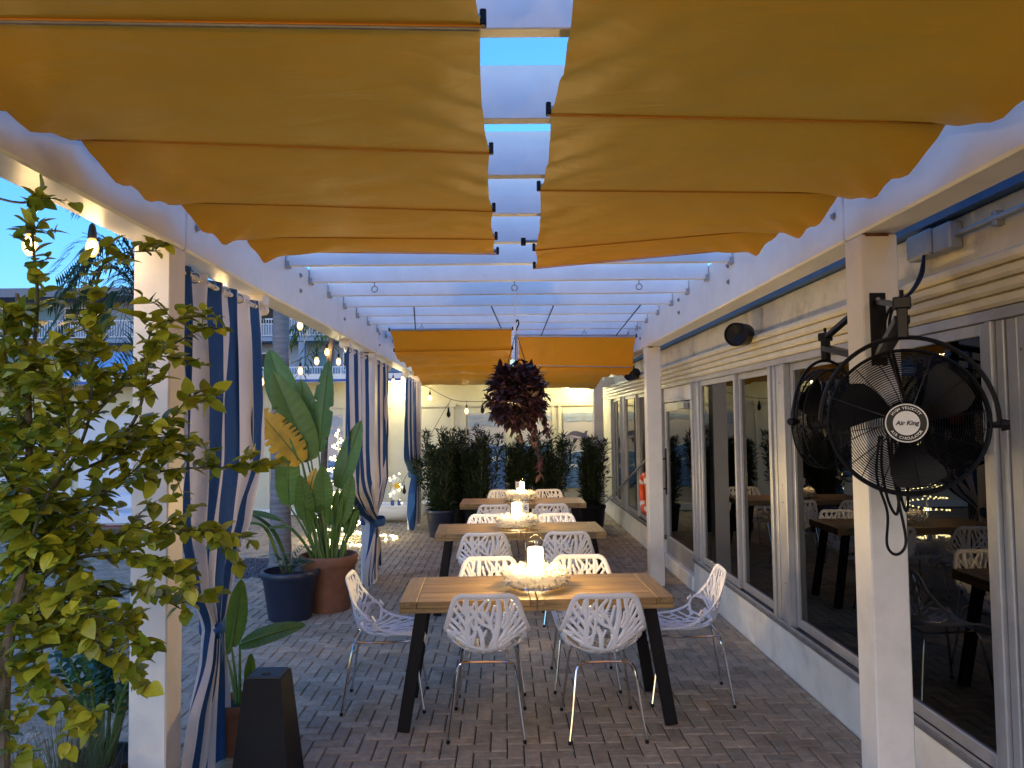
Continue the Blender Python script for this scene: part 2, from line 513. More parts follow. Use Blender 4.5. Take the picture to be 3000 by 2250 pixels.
def catmull(pts, n=6):
    pts = [Vector(p) for p in pts]
    if len(pts) < 3:
        return [pts[0].lerp(pts[1], i / n) for i in range(n + 1)]
    out = []
    P = [pts[0] * 2 - pts[1]] + pts + [pts[-1] * 2 - pts[-2]]
    for i in range(1, len(P) - 2):
        a, b, c, d = P[i - 1:i + 3]
        for k in range(n):
            t = k / n
            out.append(0.5 * ((2 * b) + (c - a) * t + (2 * a - 5 * b + 4 * c - d) * t * t + (3 * b - a - 3 * c + d) * t ** 3))
    out.append(pts[-1].copy())
    return out

def frame_to(d, up=(0, 0, 1)):
    """matrix whose local Y looks along d and local Z as near up as possible"""
    y = Vector(d).normalized(); u = Vector(up)
    x = y.cross(u)
    if x.length < 1e-4: x = y.cross(Vector((1, 0, 0)))
    x.normalize(); z = x.cross(y)
    return Matrix((x, y, z)).transposed()

def text_verts(body, size, ext=0.001, bold=0.0, shear=0.0):
    cu = bpy.data.curves.new('lettering', 'FONT')
    cu.body = body; cu.size = size; cu.extrude = ext; cu.offset = bold; cu.shear = shear
    cu.align_x = 'CENTER'; cu.align_y = 'CENTER'; cu.resolution_u = 3
    o = bpy.data.objects.new('lettering', cu); COL.objects.link(o)
    dg = bpy.context.evaluated_depsgraph_get(); dg.update()
    me = o.evaluated_get(dg).to_mesh()
    vs = [v.co.copy() for v in me.vertices]; fs = [tuple(p.vertices) for p in me.polygons]
    o.evaluated_get(dg).to_mesh_clear()
    bpy.data.objects.remove(o); bpy.data.curves.remove(cu)
    return vs, fs

# ------------------------------------------------------------------ ground and pavers
g = MB().add([(-400, -60, -0.06), (400, -60, -0.06), (400, 700, -0.06), (-400, 700, -0.06)], [(0, 1, 2, 3)])
go = g.build('ground', MT['ground'], smooth=0); go['kind'] = 'structure'

pv = MB().box(-16, 1.95, -4, 15.2, -0.05, -0.011).build('pavement', MT['mortar'], smooth=0)
pv['kind'] = 'structure'
PW, PL, GAP = 0.09, 0.18, 0.0062
def paver_geo(lx, ly, th=0.03, c=0.0055):
    hx, hy = lx / 2 - GAP / 2, ly / 2 - GAP / 2
    vs = [(sx * hx, sy * hy, -th) for sx, sy in ((-1, -1), (1, -1), (1, 1), (-1, 1))]
    vs += [(sx * hx, sy * hy, -c) for sx, sy in ((-1, -1), (1, -1), (1, 1), (-1, 1))]
    vs += [(sx * (hx - c), sy * (hy - c), 0) for sx, sy in ((-1, -1), (1, -1), (1, 1), (-1, 1))]
    fs = [(8, 9, 10, 11)]
    for k in range(4):
        l = (k + 1) % 4
        fs.append((k, l, 4 + l, 4 + k)); fs.append((4 + k, 4 + l, 8 + l, 8 + k))
    return vs, fs
def in_view(x, y, z=0.0):
    d = Vector((x, y, z - 1.77))
    w = d.dot(CZ)
    if w < 0.2: return None
    u, v = d.dot(CX) / w, d.dot(CY) / w
    return (abs(u) < 0.666 and abs(v) < 0.4995)
spots = []
for a in range(-260, 260):
    for b in range(-80, 130):
        # lattice of the 90 degree herringbone: (1,-1) and (2,2)
        ox, oy = a + 2 * b, -a + 2 * b
        for (x0, y0, lx, ly) in ((ox, oy, 2, 1), (ox + 2, oy, 1, 2)):
            x, y = (x0 + lx / 2) * PW, (y0 + ly / 2) * PW
            if y < 1.2 or y > 14.9 or x > 1.945 + lx * PW / 2 - .02 or x < -0.85 * y - 1.2: continue
            if -3.45 < x < -2.3 and 9.0 < y < 10.35: continue      # the gravel bed
            sx, sy = lx * PW, ly * PW
            if x + sx / 2 > 1.945:                                  # cut to fit the wall
                x0_ = x - sx / 2; sx = 1.945 - x0_; x = x0_ + sx / 2
            spots.append((x, y, sx, sy))
vis = sorted([s for s in spots if abs(max(s[2], s[3]) - PL) < 1e-6 and abs(min(s[2], s[3]) - PW) < 1e-6 and in_view(s[0], s[1])], key=lambda s: s[0] ** 2 + s[1] ** 2)
near = set(vis[:300])
pmesh = {}
for k, (lx, ly) in enumerate(((PL, PW), (PW, PL))):
    vs, fs = paver_geo(lx, ly)
    pmesh[k] = MB().add(vs, fs).mesh('paver', MT['paver'], smooth=0)
rest = MB()
rv, rf = [], []
for s in spots:
    tilt = (random.uniform(-.006, .006), random.uniform(-.006, .006))
    dz = random.uniform(-.0016, .0016)
    horiz = s[2] > s[3]
    if s in near:
        inst('paver', pmesh[0 if horiz else 1], pv, (s[0], s[1], dz), (tilt[0], tilt[1], random.uniform(-.008, .008)))
    else:
        vs, fs = paver_geo(s[2], s[3])
        o = len(rv)
        rv.extend((x + s[0], y + s[1], z + dz + x * tilt[0] + y * tilt[1]) for x, y, z in vs)
        rf.extend(tuple(i + o for i in f) for f in fs)
me = bpy.data.meshes.new('paver_field'); me.from_pydata(rv, [], rf); me.materials.append(MT['paver'])
o = bpy.data.objects.new('paver_field', me); COL.objects.link(o); o.parent = pv; o['kind'] = 'stuff'

# gravel bed round the palm
gb = MB().box(-3.45, -2.3, 9.0, 10.35, -0.049, -0.02).build('gravel_bed', MT['mortar'], smooth=0); gb['kind'] = 'structure'
gm = MB()
for k in range(2600):
    x, y = random.uniform(-3.44, -2.31), random.uniform(9.01, 10.34)
    r = random.uniform(.009, .02)
    m = Euler((random.random() * 6, random.random() * 6, random.random() * 6)).to_matrix()
    q = [m @ Vector(p) * r for p in ((1.2, 0, 0), (-1.1, .1, 0), (0, 1, .1), (.1, -1, 0), (0, 0, .8), (0, .1, -.8))]
    gm.add([p + Vector((x, y, -0.012 + r * .4)) for p in q], [(0, 2, 4), (2, 1, 4), (1, 3, 4), (3, 0, 4), (2, 0, 5), (1, 2, 5), (3, 1, 5), (0, 3, 5)])
o = gm.build('gravel', MT['gravel'], gb, smooth=0, kind='stuff')

# ------------------------------------------------------------------ pergola
pg = thing('pergola', 'white pergola with posts, deep side beams and slatted rafter roof', 'pergola', (0, 3.3, 0))
for (x0, x1, ys) in ((-1.591, -1.433, (-1.9, 3.31, 8.58, 13.28)), (1.54, 1.698, (-1.9, 3.25, 8.25, 13.1))):
    for y in ys:
        MB().box(x0, x1, y, y + .158, 0, 2.556, c=.006).build('post', MT['white'], pg)
for (x0, x1, cuts) in ((-1.593, -1.431, (-2.2, 3.468, 8.74, 13.6)), (1.538, 1.70, (-2.2, 3.406, 8.41, 13.5))):
    for a, b in zip(cuts[:-1], cuts[1:]):
        MB().box(x0, x1, a + .003, b - .003, 2.56, 2.92, c=.010).build('beam', MT['beam'], pg)
raf = MB().box(-1.4265, 1.5335, -.0255, .0255, 0, .19, c=.003).mesh('rafter', MT['beam'], smooth=0)
brk = MB().box(-.012, .012, -.034, .034, -.012, .03).mesh('bracket', MT['steel'], smooth=0)
for k in range(-5, 19):
    y = 2.0255 + .61 * k
    rr = inst('rafter', raf, pg, (0, y - 3.3, 2.815))
    for x in (-1.418, 1.525): inst('bracket', brk, rr, (x, 0, 0))
for x0, x1, y in ((-1.56, -1.47, 3.309), (1.56, 1.66, 3.249), (-1.57, -1.50, 8.579), (1.57, 1.62, 8.249)):
    MB().box(x0, x1, y - .0012, y + .02, 2.546, 2.5605).build('rust_seam', MT['rust'], pg, smooth=0)
# bolt heads on the inner faces of the beams
bm = MB(); mx = Matrix(((0, 0, 1), (0, 1, 0), (-1, 0, 0)))
bm.lathe([(.0001, .012), (.012, .012), (.012, 0), (.019, 0), (.019, -.006), (.0001, -.006)], 10, (0, 0, 0), mx)
bolt = bm.mesh('bolt', MT['steel'], smooth=30)
for y, zs in ((3.58, (2.69,)), (5.42, (2.71, 2.82)), (6.92, (2.71, 2.82)), (8.88, (2.67, 2.80)), (11, (2.7, 2.82))):
    for z in zs: inst('bolt', bolt, pg, (-1.428, y - 3.3, z))
for y, zs in ((3.5, (2.70,)), (5.17, (2.70, 2.81)), (6.64, (2.70, 2.81)), (8.55, (2.68, 2.8)), (11, (2.7, 2.82))):
    for z in zs: inst('bolt', bolt, pg, (1.535, y - 3.3, z), (0, 0, PI))
# eye rings and hooks under the rafters
ring = MB(); ring.tube([(.022 * math.cos(a * PI / 6), 0, -.05 + .022 * math.sin(a * PI / 6)) for a in range(12)], .005, 6, closed=True)
ring.tube([(0, 0, 0), (0, 0, -.028)], .005, 6)
rm = ring.mesh('eye_ring', MT['steel'])
for (x, k) in ((1.02, 6), (-.95, 6), (.09, 6), (.93, 11), (-.86, 10)):
    inst('eye_ring', rm, pg, (x, 2.0255 + .61 * k - 3.3, 2.813))

# ------------------------------------------------------------------ right-hand restaurant building
rb = thing('restaurant_building', 'long low cream building with dark glazed doors beside the tables', 'building', (1.95, 3.0, 0))
XW = 1.95
for a, b in ((-3, 8.02), (9.5, 15.3)):
    MB().box(XW, XW + .25, a, b, -.02, .30, c=.012).build('base_wall', MT['base'], rb)
    MB().box(XW - .012, XW + .20, a + .002, b - .002, .302, .335, c=.004).build('window_sill', MT['alu_dark'], rb)
    MB().box(XW - .006, XW - .001, a + .002, b - .002, .336, .352).build('sill_track', MT['alu'], rb)
MB().box(XW - .02, XW + .25, 8.024, 9.496, -.02, .15, c=.01).build('door_step', MT['base'], rb)
MB().box(XW + .02, XW + .25, -3, 15.3, 2.405, 2.63, c=.006).build('upper_wall', MT['fascia'], rb)
MB().box(XW - .03, XW + .30, -3, 15.3, 2.633, 2.70).build('roof_edge', MT['blue_edge'], rb)
MB().box(XW - .05, XW + 7, -3, 15.3, 2.702, 2.82).build('roof', MT['apt_roof'], rb)
# ribbed shutter box under the fascia: each slat is a piece
for k in range(4):
    z1 = 2.402 - k * .0512
    mb = MB()
    prof = [(XW + .03, z1), (XW - .004 - .012 * (3 - k), z1 - .001), (XW - .016 - .012 * (3 - k), z1 - .010), (XW - .018 - .012 * (3 - k), z1 - .036), (XW - .006 - .012 * (3 - k), z1 - .0495), (XW + .03, z1 - .050)]
    n = len(prof)
    mb.add([(x, -3, z) for x, z in prof] + [(x, 15.3, z) for x, z in prof], [(i, i + 1, n + i + 1, n + i) for i in range(n - 1)] + [tuple(range(n))[::-1], tuple(range(n, 2 * n))])
    mb.build('shutter_slat', MT['shutter'], rb, smooth=40)
MB().box(XW - .004, XW + .15, -3, 15.3, 2.15, 2.196, c=.003).build('head_rail', MT['alu'], rb)
# window bays: frame with glass pane as its piece
def pane(y0, y1, z0=.353, z1=2.148, x=XW + .024, w=.042, rails=(.06, .05)):
    f = MB()
    f.box(x - .02, x + .02, y0, y0 + w, z0, z1, c=.003); f.box(x - .02, x + .02, y1 - w, y1, z0, z1, c=.003)
    f.box(x - .018, x + .018, y0 + w + .001, y1 - w - .001, z0, z0 + rails[0], c=.003)
    f.box(x - .018, x + .018, y0 + w + .001, y1 - w - .001, z1 - rails[1], z1, c=.003)
    fo = f.build('window', MT['alu'], rb, smooth=30)
    MB().box(x - .003, x + .003, y0 + w - .008, y1 - w + .008, z0 + rails[0] - .008, z1 - rails[1] + .008).build('pane', MT['glass'], fo, smooth=0)
    return fo
def jamb(y0, y1):
    """channelled aluminium pier between two window bays"""
    w = (y1 - y0)
    parts = [(0, .13, -.012), (.15, .42, .006), (.44, .66, .012), (.68, .84, .006), (.86, 1.0, -.010)]
    for a, b, d in parts:
        MB().box(XW + d, XW + .13, y0 + a * w + .001, y0 + b * w - .001, .337, 2.149, c=.004).build('jamb', MT['alu'], rb, smooth=30)
    MB().box(XW + .06, XW + .12, y0 + .004, y1 - .004, .34, 2.14).build('jamb_back', MT['alu'], rb, smooth=0)
    sm = MB()
    for z in (.62, 1.18, 1.30, 2.02):
        for f in (.22, .35):
            sm.ball((XW + .006, y0 + f * w, z), .006, 6, 4)
    o = sm.build('screws', MT['alu_dark'], rb); o['kind'] = 'stuff'
for a, b in ((2.72, 3.12), (5.25, 5.68), (7.60, 8.02), (12.35, 12.9), (13.85, 14.0), (.1, .5)): jamb(a + .05, b - .05)
pane(3.08, 4.19); pane(4.20, 5.29, x=XW + .052)
pane(5.64, 6.47, x=XW + .052); pane(6.48, 7.64)
pane(.46, 1.6); pane(1.61, 2.76, x=XW + .052)
pane(-1.2, .14)
pane(9.51, 10.45); pane(10.46, 11.35, x=XW + .052); pane(11.36, 12.39)
pane(12.86, 13.4); pane(13.41, 13.89, x=XW + .052)
MB().box(XW, XW + .25, 14.002, 15.3, .303, 2.149).build('end_wall', MT['cream'], rb)
# glazed door with closer, handle and white panel over it
dr = MB()
dy0, dy1 = 8.05, 9.47
dr.box(XW + .03, XW + .075, dy0, dy0 + .10, .155, 1.97, c=.004); dr.box(XW + .03, XW + .075, dy1 - .10, dy1, .155, 1.97, c=.004)
dr.box(XW + .032, XW + .073, dy0 + .101, dy1 - .101, .155, .36, c=.004); dr.box(XW + .032, XW + .073, dy0 + .101, dy1 - .101, 1.87, 1.97, c=.004)
do = dr.build('door', MT['alu'], rb, smooth=30)
MB().box(XW + .05, XW + .056, dy0 + .095, dy1 - .095, .352, 1.878).build('pane', MT['glass'], do, smooth=0)
hd = MB(); hd.tube([(XW + .03, dy1 - .06, .92), (XW - .03, dy1 - .06, .94), (XW - .03, dy1 - .06, 1.28), (XW + .03, dy1 - .06, 1.30)], .012, 8)
hd.box(XW + .018, XW + .029, dy1 - .085, dy1 - .035, .86, 1.42)
hd.build('handle', MT['black'], do)
cl = MB().box(XW - .03, XW + .029, dy0 + .15, dy0 + .45, 1.885, 1.955, c=.006)
cl.bar((XW - .02, dy0 + .3, 1.97), (XW - .02, dy0 + .85, 2.0), .02, .012)
cl.build('door_closer', MT['steel'], do)
MB().box(XW + .03, XW + .09, dy0 - .02, dy1 + .02, 1.98, 2.148, c=.003).build('transom_panel', MT['paintwhite'], rb)
# the room behind the glass
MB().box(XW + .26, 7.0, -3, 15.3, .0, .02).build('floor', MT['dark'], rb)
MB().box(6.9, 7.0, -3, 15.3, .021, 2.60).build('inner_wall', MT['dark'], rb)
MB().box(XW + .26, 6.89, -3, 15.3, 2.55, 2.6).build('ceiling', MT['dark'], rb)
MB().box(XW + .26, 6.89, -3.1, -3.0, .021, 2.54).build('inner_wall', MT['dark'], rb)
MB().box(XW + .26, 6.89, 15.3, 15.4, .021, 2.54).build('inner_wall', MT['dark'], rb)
# stepped cornice at the far end of the fascia
cn = MB()
for k in range(3):
    cn.box(1.62 + .085 * k, XW + .018, 13.62 + .01 * k, 13.92 + .01 * k, 2.36 + .06 * k, 2.36 + .06 * (k + 1) - .002)
cn.build('cornice', MT['cream'], rb)

# ------------------------------------------------------------------ low motel wing closing the far end
mo = thing('motel_wing', 'cream single storey wing with blue stripe along its roof edge at the far end', 'building', (-4, 15.3, 0))
MB().box(-17, 2.1, 15.2, 15.45, -.02, 2.60).build('wall', MT['cream'], mo, smooth=0)
MB().box(-17, 2.1, 14.42, 20, 2.602, 2.70).build('roof', MT['paintwhite'], mo, smooth=0)
MB().box(-17, 2.1, 14.39, 14.418, 2.555, 2.60).build('blue_stripe', MT['blue_trim'], mo, smooth=0)
MB().box(-17, 2.1, 14.39, 14.418, 2.602, 2.70).build('fascia_board', MT['paintwhite'], mo, smooth=0)
MB().box(-17, 2.1, 14.42, 15.199, 2.56, 2.60).build('soffit', MT['paintwhite'], mo, smooth=0)
MB().box(-17, 2.1, 15.14, 15.198, 0, .12).build('plinth', MT['base'], mo, smooth=0)
# door and shutter frames on the wall
for (x0, x1) in ((-.80, .10), (.28, 1.0), (1.08, 1.86), (-1.72, -.98), (-3.05, -2.25), (-4.2, -3.1), (-5.6, -4.6)):
    fr = MB()
    z1 = 2.07
    fr.box(x0, x0 + .06, 15.165, 15.199, .125, z1); fr.box(x1 - .06, x1, 15.165, 15.199, .125, z1); fr.box(x0 - .04, x1 + .04, 15.155, 15.199, z1 + .001, z1 + .07)
    fo = fr.build('door_frame', MT['cream'], mo, smooth=0)
    MB().box(x0 + .065, x1 - .065, 15.185, 15.198, .125, z1 - .002).build('panel', MT['cream'], fo, smooth=0)
for xl in (-2.02, .35, 1.5):
    sl = MB().lathe([(.0001, 2.53), (.10, 2.53), (.13, 2.545), (.13, 2.558)], 24, (xl, 14.8, 0))
    so = sl.build('soffit_lamp', MT['lampdisc'], mo)
    point_light('soffit_light', (xl, 14.8, 2.44), 1.65, (1.0, 0.88, 0.46), .08, mo)

# ------------------------------------------------------------------ balcony building beyond
ap = thing('apartment_building', 'blue-grey balcony apartment block standing beyond the cream wing', 'building', (-26, 45, 0))
MB().box(-58, -7.5, 46.6, 58, 0, 9.3).build('wall', MT['apt'], ap, smooth=0)
MB().box(-58.5, -7, 44.6, 58.5, 9.3, 9.82).build('roof', MT['apt_roof'], ap, smooth=0)
for z in (4.0, 6.85):
    MB().box(-58, -7.5, 45.0, 46.58, z - .22, z).build('balcony_slab', MT['apt'], ap, smooth=0)
    rl = MB().box(-58, -7.5, 45.02, 45.08, z + 1.05, z + 1.12).box(-58, -7.5, 45.02, 45.08, z + .1, z + .15).build('balcony_rail', MT['paintwhite'], ap, smooth=0)
    bl = MB()
    x = -58
    while x < -7.5:
        bl.box(x, x + (.09 if abs((x / 2.4) % 1) < .05 else .035), 45.03, 45.07, z + .151, z + 1.049); x += .15
    bl.build('balusters', MT['paintwhite'], rl, smooth=0, kind='stuff')
for z in (0.0, 4.0, 6.85):
    for k in range(9):
        x = -56 + 5.6 * k
        d = MB().box(x, x + .95, 46.52, 46.59, z + .02, z + 2.1).build('door', MT['door_teal'], ap, smooth=0)
        w = MB().box(x + 1.5, x + 3.2, 46.54, 46.59, z + .95, z + 2.1).build('window', MT['paintwhite'], ap, smooth=0)
        MB().box(x + 1.58, x + 3.12, 46.525, 46.539, z + 1.03, z + 2.02).build('pane', MT['black'], w, smooth=0)
for z in (0.1, 4.0, 6.85):
    for k in range(6):
        x = -57 + 9.0 * k
        MB().box(x, x + .35, 45.1, 45.45, z, z + 2.6 if z > 1 else 3.7).build('pier', MT['apt'], ap, smooth=0)
sg = MB().box(-25.9, -24.4, 46.45, 46.5, 8.45, 8.7).build('wall_plaque', MT['red_sign'], smooth=0)
sg['label'] = 'small brown-red plaque on the upper wall of the balcony block'; sg['category'] = 'sign'

# pale blue shade roof between the wing and the block
bc = thing('shade_canopy', 'pale blue hipped shade canopy rising behind the cream wing roof', 'canopy', (-13, 24, 0))
MB().add([(-15.5, 22, 3.05), (-8.2, 22, 3.05), (-8.2, 27, 3.05), (-15.5, 27, 3.05), (-12.9, 24.5, 4.1), (-11.6, 24.5, 4.1), (-15.5, 22, 2.9), (-8.2, 22, 2.9), (-8.2, 27, 2.9), (-15.5, 27, 2.9)],
         [(0, 1, 5, 4), (1, 2, 5), (2, 3, 4, 5), (3, 0, 4), (6, 7, 1, 0), (7, 8, 2, 1), (8, 9, 3, 2), (9, 6, 0, 3)]).build('canopy_roof', MT['canopyblue'], bc, smooth=0)
for x in (-15.3, -8.4):
    for y in (22.2, 26.8): MB().tube([(x, y, 0), (x, y, 2.95)], .06, 8).build('post', MT['paintwhite'], bc)

# ------------------------------------------------------------------ mustard shade awnings
def awning(name, label, battens, sags, seed=0, side=-1, flatten=True):
    """battens: list of (left end, right end) points; cloth hangs in a swag of the given depth between two battens."""
    c = battens[0]
    base = (Vector(c[0]) + Vector(c[1])) / 2
    t = thing(name, label, 'awning', base, 0, 'mustard shade awnings under the pergola')
    NU, NV = 44, 14
    mb = MB()
    n = len(battens) - 1
    def fn(u, v):
        w = v * n; i = min(int(w), n - 1); f = w - i
        a0, a1 = Vector(battens[i][0]), Vector(battens[i][1]); b0, b1 = Vector(battens[i + 1][0]), Vector(battens[i + 1][1])
        p = a0.lerp(a1, u).lerp(b0.lerp(b1, u), f)
        s = sags[i]
        s = s[0] * (1 - u) + s[1] * u if isinstance(s, tuple) else s
        k = 4 * f * (1 - f)
        nz = noise.noise(Vector((p.x * 1.7, p.y * 2.3, seed + i)))
        outer = u if side < 0 else 1 - u
        p.z -= s * (k ** .85) * (1 + .28 * nz) * (.12 + .80 * math.exp(-outer * 5.5) if flatten else 1)
        # pulled-in side hems and small puckers near the batten ends
        edge = min(u, 1 - u)
        p.x += (1 if u < .5 else -1) * .012 * k * math.exp(-edge * 9)
        pk = math.exp(-edge * 7) * (1 - abs(2 * f - 1)) * .012
        p.z += 1.5 * pk * math.sin(26 * (p.x + p.y * (1 if u < .5 else -1)) + seed)
        p.z += .011 * k * noise.noise(Vector((p.x * 6 + p.y * 4, p.y * 5 - p.x * 3, seed + 3)))
        return p
    mb.grid(fn, NU, NV * n)
    mb.build('canvas', MT['fabric'], t, smooth=60)
    for i, (a, b) in enumerate(battens):
        a, b = Vector(a), Vector(b)
        d = (b - a).normalized()
        up = Vector((0, 0, .016))
        bo = MB().tube([a + up, b + up], .011, 8).build('batten', MT['steel'], t)
        MB().tube([a.lerp(b, k / 12) + Vector((0, 0, -.004)) for k in range(13)], (.004, .0028), 8, flat=[Vector((0, 0, 1))] * 13).build('batten_pocket', MT['seam'], t)
        for p, s in ((a, -1), (b, 1)):
            MB().obox(p + d * s * .006 + up, (.008, .012, .020), None, .003).build('end_cap', MT['black'], bo)
    return t
aw1 = awning('shade_awning', 'wide mustard awning between striped curtain beam and central gap, nearest the camera', [
    ((-1.40, -.6, 2.72), (-.05, -.6, 2.72)), ((-1.40, .25, 2.72), (-.05, .25, 2.72)), ((-1.40, 1.05, 2.72), (-.05, 1.05, 2.72)),
    ((-1.40, 1.745, 2.72), (-.045, 1.80, 2.72)), ((-1.395, 2.52, 2.722), (-.04, 2.68, 2.72)), ((-1.375, 3.25, 2.722), (-.04, 3.43, 2.72)),
    ((-1.30, 3.87, 2.722), (-.035, 3.96, 2.72)), ((-1.25, 4.18, 2.715), (-.03, 4.27, 2.71))],
    [.09, .09, .09, .085, .085, .09, .085, .045], seed=1, side=-1)
MB().tube([(-1.39, 1.748, 2.712), (-.05, 1.803, 2.712)], .006, 8).build('batten', MT['alu_dark'], aw1)
aw2 = awning('shade_awning', 'wide mustard awning beside the building with its front corner drooping loose', [
    ((.16, -.6, 2.72), (1.44, -.6, 2.72)), ((.16, .2, 2.72), (1.44, .2, 2.72)), ((.16, .85, 2.72), (1.44, .85, 2.72)), ((.16, 1.55, 2.72), (1.445, 1.62, 2.72)),
    ((.155, 2.34, 2.72), (1.445, 2.43, 2.72)), ((.16, 3.12, 2.72), (1.43, 3.19, 2.72)), ((.178, 4.10, 2.69), (1.40, 3.78, 2.72)), ((.19, 4.36, 2.645), (1.33, 4.22, 2.715))],
    [.10, .10, .11, .11, .105, (.075, .10), (.03, .07)], seed=5, side=1)
MB().tube([(.13, 4.18, 2.755), (1.44, 4.18, 2.755)], .011, 8).build('batten', MT['steel'], aw2)
MB().box(.105, .131, 4.165, 4.195, 2.735, 2.775, c=.003).build('end_cap', MT['black'], aw2)
aw3 = awning('shade_awning', 'folded mustard awning hanging in swags at the far end behind the striped curtains', [
    ((-1.27, 8.62, 2.80), (.105, 8.62, 2.80)), ((-1.25, 8.85, 2.59), (.105, 8.85, 2.60)), ((-1.27, 9.6, 2.64), (.10, 9.6, 2.65)), ((-1.28, 10.5, 2.62), (.10, 10.5, 2.62)), ((-1.30, 11.5, 2.58), (.09, 11.5, 2.58)), ((-1.31, 12.7, 2.44), (.09, 12.7, 2.44))],
    [.0, .10, .12, .14, .13], seed=9, flatten=False)
aw4 = awning('shade_awning', 'folded mustard awning dropping like a curtain at the far end by the building', [
    ((.165, 8.60, 2.72), (1.495, 8.60, 2.70)), ((.165, 8.78, 2.40), (1.49, 8.78, 2.36)), ((.17, 9.9, 2.55), (1.47, 9.9, 2.55)), ((.18, 11.2, 2.48), (1.46, 11.2, 2.46)), ((.2, 12.6, 2.36), (1.45, 12.6, 2.36))],
    [.0, .12, .12, .12], seed=13, flatten=False)
for t, pts in ((aw3, [((-.80, 6.92, 2.81), (-.98, 8.6, 2.82)), ((-.1, 6.92, 2.81), (-.02, 8.6, 2.82))]), (aw4, [((.46, 6.92, 2.81), (.43, 8.6, 2.73)), ((1.25, 6.92, 2.81), (1.27, 8.6, 2.72))])):
    for a, b in pts: MB().tube([a, b], .006, 6).build('cord', MT['rope'], t)

# ------------------------------------------------------------------ branch-pattern chairs
PROF = catmull([(0, y, z) for y, z in ((-.240, .800), (-.222, .715), (-.205, .63), (-.190, .545), (-.165, .485), (-.10, .445), (-.02, .432), (.07, .434), (.15, .440), (.215, .436), (.245, .418), (.252, .392))], 8)
PL_ = [0.0]
for a, b in zip(PROF[:-1], PROF[1:]): PL_.append(PL_[-1] + (b - a).length)
JUNC = .42                                                        # share of the profile taken by the back
def prof_at(v):
    # v 0..0.5 is the back (top to junction), 0.5..1 the seat
    s = (v * 2 * JUNC if v < .5 else JUNC + (v - .5) * 2 * (1 - JUNC)) * PL_[-1]
    i = 0
    while i < len(PL_) - 2 and PL_[i + 1] < s: i += 1
    f = (s - PL_[i]) / (PL_[i + 1] - PL_[i])
    p = PROF[i].lerp(PROF[i + 1], f)
    t = (PROF[min(i + 2, len(PROF) - 1)] - PROF[max(i - 1, 0)]).normalized()
    return p, t
def lerp_tab(tab, v):
    for (a, x), (b, y) in zip(tab[:-1], tab[1:]):
        if v <= b:
            f = (v - a) / (b - a)
            return x + (y - x) * f
    return tab[-1][1]
HW = [(0, .166), (.36, .236), (.5, .222), (.7, .212), (.9, .196), (1, .185)]
CUP = [(0, .015), (.2, .035), (.38, .095), (.5, .125), (.62, .085), (.8, .04), (1, .015)]
def shell(u, v, off=0.0):
    v = max(0, min(1, v))
    p, t = prof_at(v)
    n = Vector((0, -t.z, t.y))                                    # towards the sitter
    c = lerp_tab(CUP, v)
    u = max(-1.04, min(1.04, u))
    return Vector((u * lerp_tab(HW, v), p.y, p.z)) + n * (c * abs(u) ** 2.2 + off), n
PAT = [
 ([(470,1230),(450,1000),(455,800),(440,600),(430,440)], 21, 15), ([(870,1240),(880,1050),(930,850),(960,650),(950,440)], 23, 15),
 ([(460,1150),(330,1020),(150,880)], 14, 11), ([(420,1000),(330,900),(160,760)], 13, 10), ([(440,880),(330,740),(215,600)], 13, 10), ([(440,700),(340,600),(255,490)], 12, 10),
 ([(440,1200),(280,1110),(120,1010)], 13, 11), ([(300,900),(340,780)], 9, 8), ([(330,1030),(385,910)], 9, 8), ([(250,1090),(300,960)], 9, 8), ([(240,800),(300,700)], 8, 8), ([(250,660),(300,560)], 8, 8),
 ([(460,820),(590,650),(770,440)], 13, 11), ([(480,560),(590,700),(690,820),(840,890)], 13, 11), ([(560,1010),(590,820),(600,620),(590,440)], 12, 10), ([(490,800),(560,920),(560,1010)], 9, 9), ([(560,1010),(520,1180)], 12, 12),
 ([(610,860),(670,1000),(690,1230)], 14, 16), ([(690,1050),(750,910)], 9, 8), ([(690,540),(700,820)], 9, 9), ([(690,640),(800,790),(855,960)], 13, 12), ([(740,660),(800,540),(830,440)], 10, 9), ([(620,620),(770,700)], 9, 9),
 ([(810,900),(830,760),(850,680),(890,540)], 11, 10), ([(490,1060),(600,950)], 9, 9), ([(790,1200),(850,1060)], 10, 10), ([(370,640),(400,470)], 10, 9), ([(500,640),(560,500)], 9, 8),
 ([(880,1150),(1010,1010),(1080,850),(1095,700),(1060,440)], 16, 12), ([(925,900),(1020,800),(1050,650)], 11, 9), ([(1000,900),(1110,760),(1220,540)], 13, 10), ([(1040,970),(1150,820),(1265,640)], 12, 10),
 ([(1010,1040),(1200,890),(1320,740)], 12, 10), ([(970,1130),(1150,1010),(1370,850)], 13, 10), ([(930,1210),(1100,1110),(1370,960)], 13, 11), ([(1060,580),(1120,440)], 10, 9), ([(1110,660),(1185,480)], 10, 9), ([(870,960),(945,800)], 11, 10), ([(1190,900),(1230,770)], 8, 8), ([(1090,1060),(1150,960)], 8, 8),
]
HWC = lambda cy: 490 + 150 * min(1, max(0, (cy - 390) / 560))
